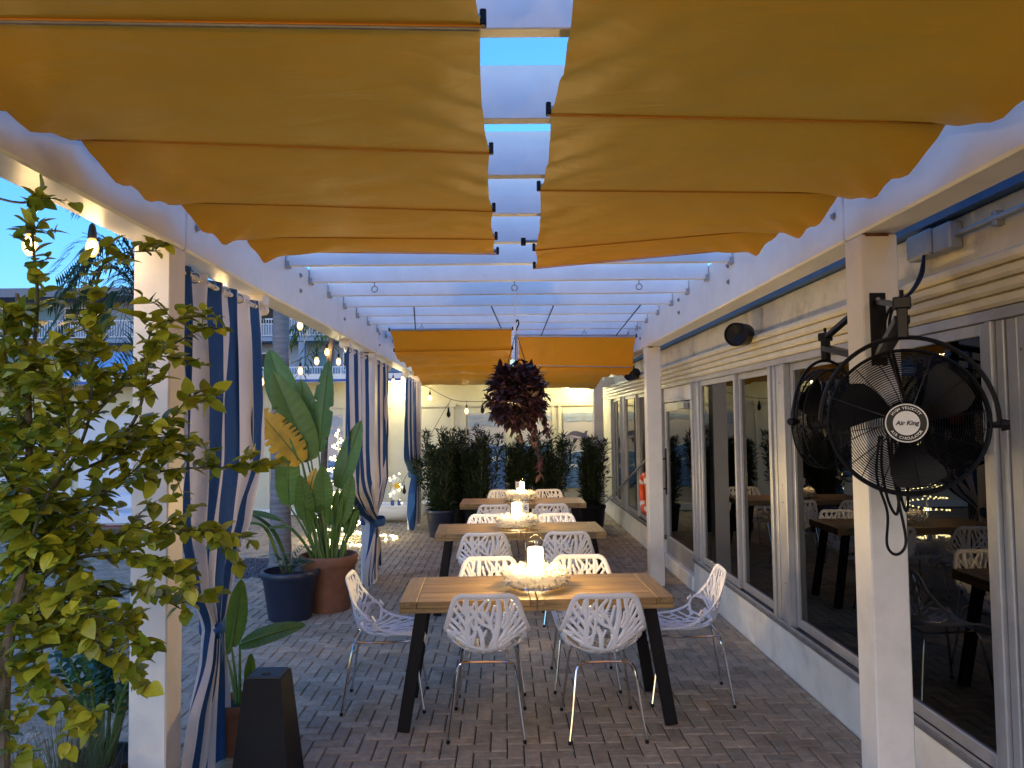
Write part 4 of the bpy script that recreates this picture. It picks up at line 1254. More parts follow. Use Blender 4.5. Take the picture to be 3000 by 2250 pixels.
curtain('large blue and white striped curtain tied low beside the near left post', -1.50,
        [(2.52, 3.58), (1.6, 3.58), (1.25, 3.60), (.98, 3.72), (.74, 3.93), (.60, 3.90), (.35, 3.72), (.02, 3.60)],
        [(2.52, 4.74), (1.9, 4.80), (1.6, 4.80), (1.25, 4.58), (.98, 4.28), (.74, 4.08), (.60, 4.10), (.35, 4.20), (.02, 4.30)],
        [(2.52, .022), (2.2, .024), (1.5, .024), (1.0, .032), (.74, .035), (.55, .035), (.02, .020)], 5.5, 3.75, (4.0, .74, .052), 2, (3.48, 4.78, 4.72))
curtain('striped curtain on the camera side of the second left post, tied round it', -1.51,
        [(2.52, 7.38), (1.6, 7.40), (1.1, 7.46), (.9, 7.75), (.70, 8.30), (.5, 8.12), (.2, 8.0), (.06, 8.05)],
        [(2.52, 8.52), (1.6, 8.53), (1.1, 8.54), (.9, 8.56), (.70, 8.60), (.5, 8.62), (.2, 8.66), (.06, 8.70)],
        [(2.52, .024), (1.5, .03), (.9, .05), (.70, .05), (.4, .04), (.06, .025)], 5.5, 3.5, (8.48, .70, .12), 5, (7.30, 8.55, 7.36), [(2.52, 0), (1.2, 0), (.70, .07), (.06, .06)])
curtain('striped curtain on the far side of the second left post, gathered to its tie', -1.51,
        [(2.52, 8.80), (1.6, 8.80), (1.1, 8.80), (.9, 8.76), (.70, 8.66), (.5, 8.70), (.2, 8.76), (.10, 8.80)],
        [(2.52, 10.05), (1.6, 10.0), (1.1, 9.9), (.9, 9.45), (.70, 8.86), (.5, 9.0), (.2, 9.2), (.10, 9.25)],
        [(2.52, .024), (1.5, .03), (.9, .05), (.70, .05), (.4, .06), (.10, .05)], 6, 3.5, None, 8, (8.76, 10.1, 10.05))
curtain('farthest striped curtain tied back by the third left post and potted shrub', -1.52,
        [(2.50, 12.05), (1.7, 11.9), (1.2, 11.95), (1.0, 12.5), (.88, 13.05), (.6, 12.6), (.2, 12.4), (.05, 12.4)],
        [(2.50, 13.25), (1.7, 13.26), (1.2, 13.26), (1.0, 13.27), (.88, 13.3), (.6, 13.3), (.2, 13.3), (.05, 13.3)],
        [(2.50, .024), (1.5, .03), (1.0, .05), (.88, .05), (.4, .06), (.05, .05)], 6, 3.5, (13.15, .88, .10), 11, (11.95, 13.28, 12.0), None, .3)

# ------------------------------------------------------------------ bulb strings
bulb_me = MB().lathe([(.0001, -.082), (.012, -.078), (.023, -.060), (.026, -.042), (.021, -.020), (.013, -.004), (.013, .0)], 14).mesh('bulb', MT['bulb_glass'], smooth=180)
fil_me = MB().ball((0, 0, -.042), .019, 10, 8, (1, 1, 1.55)).mesh('filament', MT['bulb'], smooth=180)
dead_me = MB().lathe([(.0001, -.082), (.012, -.078), (.023, -.060), (.026, -.042), (.021, -.020), (.013, -.004), (.013, .0)], 14).mesh('bulb', MT['black'], smooth=180)
sock_me = MB().lathe([(.0001, .058), (.009, .056), (.013, .045), (.017, .02), (.018, -.004), (.0001, -.004)], 10).tube([(0, 0, .05), (0, 0, .12)], .0035, 6).mesh('socket', MT['black'], smooth=40)
def strand(label, wire, bulbs, power, lit=True, drop=.12, r=.0045, unlit=()):
    t = thing('string_light', label, 'string lights', wire[0], 0, 'festoon bulb strings')
    MB().tube(catmull(wire, 10), r, 6).build('cable', MT['rope'], t)
    L0 = Vector(wire[0])
    for bi, b in enumerate(list(bulbs) + list(unlit)):
        p = Vector(b) - L0
        so = inst('socket', sock_me, t, p)
        bo = inst('bulb', bulb_me if b not in unlit else dead_me, t, p, None, 1.0 if b[1] < 8 else 1.35)
        if b not in unlit:
            inst('filament', fil_me, bo, (0, 0, 0))
            d = bpy.data.lights.new('bulb_light', 'POINT'); d.energy = power[bi] if isinstance(power, list) else power; d.color = (1.0, .66, .30); d.shadow_soft_size = .026
            o = bpy.data.objects.new('bulb_light', d); COL.objects.link(o); o.parent = t; o.location = p + Vector((0, 0, -.042))
    return t
strand('string of warm bulbs running outside the near left beam above the lime tree, plus unseen fill bulbs added behind the camera',
       [(1.62, -.5, 2.40), (.8, -.5, 2.24), (.1, -.5, 2.21), (-.6, -.5, 2.24), (-1.3, -.5, 2.31), (-1.80, -.1, 2.44), (-1.80, .9, 2.47), (-1.74, 1.8, 2.56), (-1.70, 2.6, 2.545), (-1.675, 3.0, 2.65), (-1.69, 4.0, 2.62), (-1.69, 5.2, 2.70), (-1.69, 6.6, 2.76), (-1.69, 7.6, 2.78)],
       [(-1.687, 2.74, 2.462), (-1.685, 3.15, 2.545), (-1.82, .9, 2.36), (-1.69, 4.6, 2.55), (-1.69, 6.4, 2.63), (-1.3, -.5, 2.20), (-.6, -.5, 2.13), (.1, -.5, 2.10), (.8, -.5, 2.13), (1.45, -.5, 2.22)], [.8, .9, 3, .7, .7, 14, 13, 11, 8, 5.5])  # run behind the camera is unseen, added as warm fill for posts and awnings
strand('string of warm bulbs looping from the slim palm over the paddle-leaf plant',
       [(-2.98, 8.9, 2.40), (-2.888, 9.2, 2.41), (-2.729, 9.6, 2.50), (-2.609, 9.9, 2.60), (-2.472, 10.2, 2.74), (-2.405, 10.5, 2.88), (-2.333, 10.9, 2.78), (-2.293, 11.4, 2.55), (-2.15, 12.1, 2.60), (-1.861, 13.0, 2.62), (-1.711, 13.1, 2.66)],
       [(-2.888, 9.2, 2.33), (-2.729, 9.6, 2.41), (-2.609, 9.9, 2.507), (-2.472, 10.2, 2.655), (-2.405, 10.5, 2.80), (-2.333, 10.9, 2.70), (-2.293, 11.4, 2.455), (-1.861, 13.0, 2.52), (-1.711, 13.1, 2.57)], 2.6, r=.004)
strand('string of warm bulbs swagged across the cream end wall behind the shrubs',
       [(-1.42, 13.1, 2.40), (-1.269, 13.0, 2.36), (-.884, 13.0, 2.155), (-.55, 13.05, 2.115), (-.207, 13.1, 2.14), (.5, 13.05, 2.33), (1.081, 13.0, 2.45), (1.52, 13.1, 2.50)],
       [(-1.241, 13.0, 2.235), (-.626, 13.0, 2.01), (1.081, 13.0, 2.375)], 1.6, r=.005, unlit=[(-.36, 13.08, 2.02)])
strand('dark cable with unlit bulbs dropping from the bulb string to the light tree',
       [(-.884, 13.0, 2.155), (-1.05, 13.1, 1.90), (-1.30, 13.4, 1.50), (-1.55, 13.7, 1.10), (-1.80, 13.9, .75), (-1.87, 13.9, .45)],
       [], 0, r=.004, unlit=[(-.93, 13.0, 1.96), (-1.44, 13.5, 1.08), (-1.80, 13.9, .60)])

# ------------------------------------------------------------------ spiral fairy-light tree
lt = thing('light_tree', 'cone of spiralling fairy lights glowing behind the second striped curtain', 'light tree', (-2.53, 11.8, 0))
fm = MB().ball((0, 0, 0), .014, 6, 4).mesh('fairy_bulb', MT['fairy'], smooth=180)
sp = []
NT = 9.0
for i in range(400):
    f = i / 399; a = 2 * PI * NT * f; r = .34 * (1 - f) ** .9 + .015
    sp.append(Vector((-2.53 + r * math.cos(a), 11.8 + r * math.sin(a), .06 + 1.62 * f)))
MB().tube(sp, .004, 5).build('spiral_wire', MT['wirelight'], lt)
MB().tube([(-2.53, 11.8, 0), (-2.53, 11.8, 1.72)], .012, 8).build('centre_pole', MT['wirelight'], lt)
for k in range(4):
    a = PI / 4 + k * PI / 2
    MB().tube([(-2.53, 11.8, .03), (-2.53 + .36 * math.cos(a), 11.8 + .36 * math.sin(a), .008)], .008, 6).build('foot', MT['wirelight'], lt)
acc = 0; nb_ = 0
for a, b in zip(sp[:-1], sp[1:]):
    acc += (b - a).length
    if acc > .052 and nb_ < 230:
        acc = 0; nb_ += 1
        inst('fairy_bulb', fm, lt, Vector(b) + Vector((random.uniform(-.008, .008), random.uniform(-.008, .008), .008)) - lt.location)
for z in (.35, .9): point_light('fairy_light', (-2.53, 11.8, z), 3.0, (1.0, .83, .42), .02, lt)
gl = thing('fairy_lights', 'coil of fairy lights lying on the pavers round the light tree foot', 'fairy lights', (-2.3, 11.6, 0))
wp = []
for i in range(140):
    a = i * .23
    wp.append((-2.25 + (.45 + .16 * math.sin(i * .7)) * math.cos(a), 11.75 + (.55 + .12 * math.sin(i * .9 + 1)) * math.sin(a), .012))
MB().tube(wp, .003, 4).build('cable', MT['wirelight'], gl)
for i in range(0, 140, 2): inst('fairy_bulb', fm, gl, Vector(wp[i]) + Vector((0, 0, .008)) - gl.location)

# lit figure standing in a white dinghy hull
hl = thing('dinghy', 'small white dinghy hull resting on the pavers against the end wall', 'boat', (-1.93, 13.9, 0))
def hullf(u, v):
    x = -2.55 + 1.25 * u
    w = .30 * math.sin(PI * min(.98, max(.02, u * .85 + .12))) ** .6
    a = PI * v
    return Vector((x, 13.9 - w * math.cos(a), .30 + .04 * (2 * u - 1) ** 2 - (.27 - .12 * (2 * u - 1) ** 4) * math.sin(a)))
MB().grid(hullf, 24, 12).build('hull', MT['lounge'], hl, smooth=180)
MB().tube([hullf(i / 24, 0) for i in range(25)], .018, 6).tube([hullf(i / 24, 1) for i in range(25)], .018, 6).build('gunwale', MT['paintwhite'], hl)
fg = thing('lit_figure', 'white wire bird figure with yellow flower and blue boots standing in the dinghy', 'decoration', (-1.93, 13.75, .25))
MB().ball((-1.93, 13.75, .52), .10, 12, 8, (1, .8, 1.3)).build('body', MT['wirelight'], fg)
MB().ball((-1.93, 13.73, .74), .075, 12, 8).build('head', MT['wirelight'], fg)
bk = MB()
for k in range(6):
    a = k * PI / 3
    bk.ball((-1.90 + .035 * math.cos(a), 13.66, .66 + .035 * math.sin(a)), .024, 6, 5, (1, .4, 1))
bk.ball((-1.90, 13.655, .66), .02, 6, 5)
bk.build('flower', MT['yellow'], fg)
for s in (-1, 1):
    b = MB().box(-1.93 + s * .06 - .035, -1.93 + s * .06 + .035, 13.66, 13.78, .26, .31, c=.01).box(-1.93 + s * .06 - .03, -1.93 + s * .06 + .03, 13.72, 13.78, .311, .40, c=.01)
    b.build('boot', MT['boot'], fg)
for k in range(14):
    a = k * .9
    inst('fairy_bulb', fm, fg, (.11 * math.cos(a), -.02 + .06 * math.sin(a), .10 + .04 * k))

# ------------------------------------------------------------------ plants
def leaf_mesh(L, W, mat, fold=.25, curl=.2, nseg=4, name='leaf', tip=1.0):
    """pointed oval leaf along +Y, midrib crease, gentle curl"""
    vs = [Vector((0, 0, 0))]; fs = []
    rows = []
    for i in range(1, nseg):
        f = i / nseg
        w = W * math.sin(PI * f ** (.72 * tip)) ** .85
        z = -curl * L * f * f
        o = len(vs)
        vs += [Vector((-w, L * f, z + w * fold)), Vector((0, L * f, z)), Vector((w, L * f, z + w * fold))]
        rows.append(o)
    vs.append(Vector((0, L, -curl * L)))
    e = len(vs) - 1
    fs += [(0, rows[0] + 1, rows[0]), (0, rows[0] + 2, rows[0] + 1)]
    for a, b in zip(rows[:-1], rows[1:]):
        fs += [(a, a + 1, b + 1, b), (a + 1, a + 2, b + 2, b + 1)]
    a = rows[-1]
    fs += [(a, a + 1, e), (a + 1, a + 2, e)]
    return vs, fs

def place(vs, pos, d, up, s=1.0):
    m = frame_to(d, up)
    return [m @ (v * s) + pos for v in vs]

# --- lime tree
lm = thing('lime_tree', 'young lime tree with glossy green leaves in front of the left post', 'tree', (-1.557, 2.45, 0))
rl = random.Random(11)
PATHS = [
 [(-1.55, 2.45, .30), (-1.557, 2.45, .635), (-1.56, 2.45, .998), (-1.543, 2.46, 1.184), (-1.515, 2.47, 1.341), (-1.519, 2.48, 1.5), (-1.53, 2.5, 1.716), (-1.54, 2.5, 1.937), (-1.565, 2.5, 2.103), (-1.578, 2.5, 2.204)],
 [(-1.515, 2.47, 1.341), (-1.454, 2.5, 1.432), (-1.362, 2.55, 1.512), (-1.254, 2.6, 1.608), (-1.164, 2.65, 1.708)],
 [(-1.519, 2.48, 1.5), (-1.424, 2.5, 1.606), (-1.34, 2.5, 1.791), (-1.359, 2.55, 2.051), (-1.366, 2.6, 2.288), (-1.323, 2.65, 2.363), (-1.227, 2.75, 2.397)],
 [(-1.424, 2.5, 1.606), (-1.346, 2.6, 1.654), (-1.257, 2.7, 1.719), (-1.184, 2.75, 1.79), (-1.133, 2.8, 1.888)],
 [(-1.495, 2.48, 1.392), (-1.37, 2.65, 1.548), (-1.25, 2.85, 1.603), (-1.106, 3.0, 1.605), (-0.961, 3.15, 1.591)],
 [(-1.523, 2.46, 1.236), (-1.398, 2.5, 1.344), (-1.229, 2.6, 1.426), (-1.088, 2.7, 1.398), (-1.006, 2.8, 1.353)],
 [(-1.545, 2.45, 1.05), (-1.408, 2.45, 1.09), (-1.296, 2.5, 1.063), (-1.208, 2.52, 0.991)],
 [(-1.543, 2.46, 1.152), (-1.451, 2.5, 1.237), (-1.34, 2.6, 1.236), (-1.227, 2.7, 1.19), (-1.126, 2.8, 1.094)],
 [(-1.533, 2.5, 1.881), (-1.481, 2.45, 2.151), (-1.464, 2.4, 2.304), (-1.472, 2.4, 2.434), (-1.441, 2.4, 2.499)],
 [(-1.346, 2.6, 1.654), (-1.21, 2.55, 1.801), (-1.178, 2.55, 1.958), (-1.18, 2.6, 2.101), (-1.115, 2.75, 2.155)],
 [(-1.34, 2.5, 1.791), (-1.281, 2.6, 1.905), (-1.211, 2.75, 2.034), (-1.137, 2.9, 2.137)],
 [(-1.519, 2.48, 1.5), (-1.481, 2.3, 1.641), (-1.487, 2.2, 1.773)],
 [(-1.53, 2.5, 1.716), (-1.541, 2.4, 1.931), (-1.524, 2.35, 2.136)],
 [(-1.515, 2.47, 1.341), (-1.399, 2.35, 1.514), (-1.292, 2.3, 1.719), (-1.303, 2.28, 1.87)],
 [(-1.398, 2.5, 1.344), (-1.232, 2.45, 1.372), (-1.126, 2.5, 1.33), (-1.069, 2.6, 1.266)],
 [(-1.543, 2.46, 1.184), (-1.422, 2.4, 1.135), (-1.308, 2.4, 1.195), (-1.197, 2.45, 1.15), (-1.156, 2.5, 1.083)],
 [(-1.55, 2.45, 1.05), (-1.47, 2.42, 1.0), (-1.38, 2.4, .94), (-1.30, 2.4, .88)],
 [(-1.557, 2.45, .98), (-1.53, 2.40, .90), (-1.49, 2.38, .80)],
 [(-1.55, 2.45, 1.10), (-1.60, 2.38, 1.0), (-1.60, 2.34, .86)],
]
tp = catmull(PATHS[0], 6)
MB().tube(tp, [.021 * (1 - .72 * i / (len(tp) - 1)) for i in range(len(tp))], 10).build('trunk', MT['bark'], lm)
lvs = [leaf_mesh(L, W, None, fo, cu, 5) for L, W, fo, cu in ((.060, .021, .3, .12), (.050, .019, .2, .25), (.042, .016, .35, .15), (.034, .013, .3, .2))]
lms = [MB().add(*q).mesh('leaf', MT['leaf_lime'], smooth=60) for q in lvs]
stuff = MB(); nleaf = 0
allp = []
for bi, P_ in enumerate(PATHS[1:]):
    q = catmull(P_, 7)
    MB().tube(q, [.0068 * (1 - .74 * i / (len(q) - 1)) for i in range(len(q))], 7).build('branch', MT['twig'], lm)
    allp.append((q, bi))
tw = MB(); twigs = []
for q, bi in allp:
    n = len(q)
    for i in range(3, n, 2):
        for rep in range(1 if i < n - 3 else 2):
            if rl.random() > .80: continue
            d = (q[min(i + 1, n - 1)] - q[i - 1]).normalized()
            dd = (d * .6 + Vector((rl.uniform(-1, 1), rl.uniform(-1, 1), rl.uniform(-.7, .9)))).normalized()
            L = rl.uniform(.06, .19)
            if q[i].z > 2.2: L *= .5
            e = q[i] + dd * L; m_ = q[i] + dd * L * .5 + Vector((0, 0, rl.uniform(-.01, .02)))
            t_ = catmull([q[i], m_, e], 4)
            tw.tube(t_, [.0024 - .0015 * k / (len(t_) - 1) for k in range(len(t_))], 5, caps=False)
            twigs.append(t_)
    twigs.append(q[len(q) // 3:])
# lower weeping twigs and crown filler near the trunk
for k in range(80):
    a = PATHS[0][rl.randint(3, 7)]
    p = Vector(a) + Vector((rl.uniform(-.05, .05), rl.uniform(-.05, .1), rl.uniform(-.05, .1)))
    d = Vector((rl.uniform(-.8, 1), rl.uniform(-.6, .9), rl.uniform(-.7, .7))).normalized()
    t_ = catmull([p, p + d * .12, p + d * .24 + Vector((0, 0, rl.uniform(-.06, .03)))], 4)
    tw.tube(t_, [.0026 - .0017 * i / (len(t_) - 1) for i in range(len(t_))], 5, caps=False)
    twigs.append(t_)
tw.build('twigs', MT['twig'], lm, kind='stuff')
LEAVES = []
for t_ in twigs:
    step = .0112
    acc = 0
    for a, b in zip(t_[:-1], t_[1:]):
        acc += (b - a).length
        while acc > step:
            acc -= step
            p = a.lerp(b, rl.random())
            if p.z > 2.15 and rl.random() < .35: continue
            d = ((b - a).normalized() * .5 + Vector((rl.uniform(-1, 1), rl.uniform(-1, 1), rl.uniform(-.6, .7)))).normalized()
            up = Vector((rl.uniform(-.6, .6), rl.uniform(-.9, .3), 1)).normalized()
            LEAVES.append((p, d, up, rl.randint(0, 3), rl.uniform(.75, 1.4)))
vl = [l for l in LEAVES if in_view(*l[0])]
vl.sort(key=lambda l: -(l[4] * (.06, .05, .042, .034)[l[3]]) / max(.5, l[0].y))
top = set(id(l) for l in vl[:300])
for l in LEAVES:
    p, d, up, k, s = l
    if id(l) in top:
        inst('leaf', lms[k], lm, p - lm.location, frame_to(d, up), s)
    else:
        stuff.add(place(lvs[k][0], p, d, up, s), lvs[k][1])
stuff.build('foliage', MT['leaf_lime'], lm, smooth=60, kind='stuff')

def pot(name, label, cat, x, y, rt, rb, h, mat, soil=.88, rim=.035, group=None):
    t = thing(name, label, cat, (x, y, 0), 0, group)
    MB().lathe([(.0001, .0), (rb, .0), (rb + .004, .012), (rb + (rt - rb) * .80 - .004, h - rim * 2.2), (rt - .012, h - rim * 2.0), (rt, h - rim * 1.7), (rt + .004, h - .012), (rt - .004, h), (rt - .022, h), (rt - .028, h - .02), (rt - .04, h * soil)], 44, (x, y, 0)).build('pot_wall', MT[mat], t, smooth=50)
    MB().disc((x, y, 0), rt - .036, 32, None, h * soil).build('soil', MT['soil'], t, smooth=0)
    return t
pot('plant_pot', 'black pot at the foot of the lime tree below the view', 'pot', -1.557, 2.45, .24, .18, .40, 'blackpot')

# --- paddle-leaf plant (bird of paradise) in terracotta
pot('plant_pot', 'large terracotta pot holding the tall paddle-leaf plant', 'pot', -1.70, 7.48, .275, .205, .52, 'terra', rim=.05)
pot('plant_pot', 'dark blue plastic pot with a small palm seedling beside the terracotta pot', 'pot', -1.975, 7.16, .262, .19, .435, 'bluepot', soil=.86)
def paddle(t, base, neck, tip, W, mat='leaf_bop', up=(0, -1, .3), droop=.0, tear=0, seed=0, fold=.22, stalk_r=.011):
    """stalk from base to neck, blade from neck to tip"""
    base, neck, tip = Vector(base), Vector(neck), Vector(tip)
    mid = base.lerp(neck, .5) + Vector((0, 0, .04))
    st = catmull([base, mid, neck], 6)
    MB().tube(st, [stalk_r * (1.25 - .55 * i / (len(st) - 1)) for i in range(len(st))], 7).build('stalk', MT['stalk'], t)
    d = tip - neck; L = d.length
    m = frame_to(d, up)
    rr = random.Random(seed)
    nl, nw = 48, 5
    vs, fs = [], []
    for s in (-1, 1):
        shift = 0
        for i in range(nl + 1):
            f = i / nl
            w = W * (math.sin(PI * min(1, f * .97 + .03) ** .78) ** .62) * (1 if f < .97 else .5)
            torn = tear and rr.random() < tear * .6 and 4 < i < nl - 2
            for j in range(nw + 1):
                g = j / nw
                ww = w * (1 - (.55 if torn and j == nw else 0) - (.25 if torn and j == nw - 1 else 0))
                x = s * ww * g
                z = fold * abs(x) - 1.2 * fold * abs(x) * g * .5 - droop * L * f * f + .0013 * math.sin(i * 1.57 - 5 * g) * min(1, g * 3)
                vs.append(m @ Vector((x, L * f, z)) + neck)
        o = 0 if s < 0 else (nl + 1) * (nw + 1)
        for i in range(nl):
            for j in range(nw):
                a = o + i * (nw + 1) + j
                q = (a, a + 1, a + nw + 2, a + nw + 1)
                fs.append(q if s > 0 else q[::-1])
    lf = MB().add(vs, fs).build('leaf', MT[mat], t, smooth=180)
    rib = [m @ Vector((0, L * i / 10, -droop * L * (i / 10) ** 2 + .004)) + neck for i in range(11)]
    MB().tube(rib, [.008 * (1 - .8 * i / 10) for i in range(11)], 6).build('midrib', MT['stalk'], lf)
bp = thing('paddle_leaf_plant', 'tall bird of paradise plant with broad green leaves and one yellow leaf', 'plant', (-1.70, 7.48, .45))
B0 = (-1.70, 7.48, .44)
def bpt(dx, dy): return (B0[0] + dx, B0[1] + dy, B0[2])
paddle(bp, bpt(.0, .02), (-1.80, 7.50, 1.50), (-1.70, 7.50, 2.40), .135, up=(-.5, -1, .1), seed=1, tear=.12)
paddle(bp, bpt(-.03, -.03), (-1.86, 7.46, 1.42), (-2.22, 7.40, 2.29), .165, up=(.2, -1, .2), seed=2, tear=.06)
paddle(bp, bpt(-.06, -.06), (-1.93, 7.38, 1.40), (-2.33, 7.22, 1.96), .165, 'leaf_yellow', up=(.25, -1, .35), droop=.12, tear=.38, seed=3)
paddle(bp, bpt(-.05, .06), (-2.10, 7.60, 1.85), (-2.34, 7.70, 2.52), .15, up=(.3, -1, .1), seed=4)
paddle(bp, bpt(.05, .0), (-1.60, 7.46, 1.15), (-1.37, 7.42, 1.80), .12, up=(-.4, -1, .1), seed=5)
paddle(bp, bpt(.0, .08), (-1.96, 7.66, 1.45), (-2.02, 7.70, 2.22), .16, up=(.1, -1, .1), seed=6, tear=.06)
paddle(bp, bpt(-.08, -.02), (-2.06, 7.40, 1.00), (-2.06, 7.34, 1.66), .12, up=(.1, -1, .2), seed=7)
paddle(bp, bpt(-.10, -.02), (-2.12, 7.36, .86), (-2.46, 7.26, 1.02), .055, up=(0, -.4, 1), droop=.18, seed=8)
paddle(bp, bpt(.08, -.04), (-1.56, 7.40, .82), (-1.44, 7.36, 1.28), .085, up=(-.2, -1, .1), seed=9)
paddle(bp, bpt(.02, -.08), (-1.72, 7.34, .92), (-1.71, 7.30, 1.38), .10, up=(0, -1, .1), seed=10)
paddle(bp, bpt(-.02, -.10), (-1.85, 7.32, .86), (-1.92, 7.26, 1.30), .085, 'leaf_bop', up=(.1, -1, .1), seed=12)
paddle(bp, bpt(-.01, -.08), (-1.85, 7.34, 1.10), (-1.80, 7.26, 1.33), .06, 'leaf_yellow', up=(0, -1, .4), droop=.35, seed=11, tear=.3)
paddle(bp, bpt(.10, .0), (-1.52, 7.44, .72), (-1.46, 7.40, 1.02), .055, up=(-.2, -1, .1), seed=13)
paddle(bp, bpt(-.13, -.03), (-2.0, 7.34, .78), (-2.22, 7.22, .86), .05, up=(0, -.3, 1), droop=.25, seed=14)
for k in range(26):
    a = rl.uniform(0, 2 * PI); r = rl.uniform(.02, .17)
    b = Vector((B0[0] + r * math.cos(a), B0[1] + r * math.sin(a), B0[2]))
    e = b + Vector((math.cos(a) * rl.uniform(.02, .14), math.sin(a) * .1, rl.uniform(.18, .5)))
    n_ = e + Vector((math.cos(a) * .08, math.sin(a) * .06, rl.uniform(.10, .28)))
    paddle(bp, b, e, n_, rl.uniform(.022, .05), up=(0, -1, .2), seed=20 + k, stalk_r=.008)

sd = thing('palm_seedling', 'small feathery palm seedling growing in the dark blue pot', 'plant', (-1.975, 7.16, .37))
sm = MB()
lv_, lf_ = leaf_mesh(.09, .007, None, .2, .1, 3)
for k in range(8):
    a = k * .8 + .3; L = rl.uniform(.16, .30)
    st = catmull([(-1.975, 7.16, .37), (-1.975 + .45 * L * math.cos(a), 7.16 + .45 * L * math.sin(a), .37 + L * .75), (-1.975 + 1.0 * L * math.cos(a), 7.16 + 1.0 * L * math.sin(a), .37 + L * .8)], 6)
    f = MB().tube(st, .0025, 5)
    for i in range(3, len(st)):
        d = (st[i] - st[i - 1]).normalized()
        for s in (-1, 1):
            sd_ = d.cross(Vector((0, 0, 1))) * s
            f.add(place(lv_, st[i], d * .5 + sd_, (0, 0, 1)), lf_)
    f.build('frond', MT['leaf_zz'], sd, smooth=60)
ts = thing('young_palm', 'thin arching strap leaves drooping left of the blue pot', 'plant', (-2.25, 7.5, 0))
for pts in ([(-2.08, 7.3, .37), (-2.25, 7.25, .82), (-2.55, 7.2, .80), (-2.66, 7.18, .55)], [(-2.02, 7.35, .37), (-2.2, 7.4, .75), (-2.42, 7.4, .92), (-2.6, 7.4, .95)]):
    q = catmull(pts, 6)
    MB().tube(q, [(.010 + .014 * math.sin(PI * i / (len(q) - 1)), .002) for i in range(len(q))], 6, flat=[Vector((0, -.4, 1))] * len(q)).build('leaf', MT['leaf_bop'], ts)

# --- second, smaller paddle plant behind the pedestal
pot('plant_pot', 'small terracotta pot half hidden between striped curtain and black pedestal', 'pot', -1.47, 4.30, .145, .105, .27, 'terra', rim=.03)
b2 = thing('paddle_leaf_plant', 'low paddle-leaf plant leaning out from behind the striped curtain', 'plant', (-1.47, 4.30, .22))
paddle(b2, (-1.47, 4.30, .22), (-1.50, 4.28, .56), (-1.44, 4.26, .93), .060, up=(.3, -1, .2), seed=41, stalk_r=.008)
paddle(b2, (-1.46, 4.30, .22), (-1.44, 4.24, .58), (-1.08, 4.14, .73), .070, up=(.1, -.7, 1), droop=.10, seed=42, stalk_r=.008)
paddle(b2, (-1.45, 4.28, .22), (-1.37, 4.18, .38), (-1.335, 4.10, .57), .030, up=(.3, -1, .2), droop=.05, seed=43, stalk_r=.007)
paddle(b2, (-1.48, 4.31, .22), (-1.55, 4.34, .50), (-1.58, 4.36, .80), .050, up=(0, -1, .2), seed=44, stalk_r=.008)

# --- black pedestal
pd = thing('pedestal', 'black tapering four sided pedestal standing beside the striped curtain', 'pedestal', (-1.13, 3.72, 0))
def frus(z0, z1, a, b, y0=0):
    mb = MB()
    vs = []
    for z, h in ((z0, a), (z1, b)):
        vs += [(-1.13 + sx * h, 3.72 + sy * h, z) for sx, sy in ((-1, -1), (1, -1), (1, 1), (-1, 1))]
    mb.add(vs, [(3, 2, 1, 0), (4, 5, 6, 7), (0, 1, 5, 4), (1, 2, 6, 5), (2, 3, 7, 6), (3, 0, 4, 7)])
    return mb
frus(.012, .588, .143, .086).build('body', MT['blackpot'], pd, smooth=0)
frus(.5885, .597, .076, .074).build('top_plate', MT['black'], pd, smooth=0)
pd_slot = MB().box(-1.15, -1.11, 3.68, 3.70, .5975, .600).build('slot', MT['soil'], pd, smooth=0)

# --- glossy dark plant and grasses left of the near post
pot('plant_pot', 'black pot with glossy dark plant behind the near left post', 'pot', -1.86, 3.62, .17, .13, .26, 'blackpot')
zz = thing('glossy_plant', 'glossy dark green plant with upright stems beside the left post', 'plant', (-1.86, 3.62, .22))
lv_, lf_ = leaf_mesh(.062, .016, None, .25, .12, 4)
zzm = MB().add(lv_, lf_).mesh('leaf', MT['leaf_zz'], smooth=60)
for k in range(15):
    a = rl.uniform(0, 2 * PI); ln = rl.uniform(.05, .30); h = rl.uniform(.40, .66)
    st = catmull([(-1.86 + .04 * math.cos(a), 3.62 + .04 * math.sin(a), .22), (-1.86 + ln * .5 * math.cos(a), 3.62 + ln * .5 * math.sin(a), .22 + h * .6), (-1.86 + ln * math.cos(a), 3.62 + ln * math.sin(a), .22 + h)], 8)
    MB().tube(st, [.010 - .007 * i / (len(st) - 1) for i in range(len(st))], 6).build('stem', MT['stalk'], zz)
    for i in range(6, len(st)):
        d = (st[i] - st[i - 1]).normalized()
        sdv = d.cross(Vector((rl.uniform(-1, 1), rl.uniform(-1, 1), .2))).normalized()
        for s in (-1, 1):
            inst('leaf', zzm, zz, st[i] - zz.location, frame_to(d * .7 + sdv * s, (0, -.5, 1)), rl.uniform(.8, 1.2))
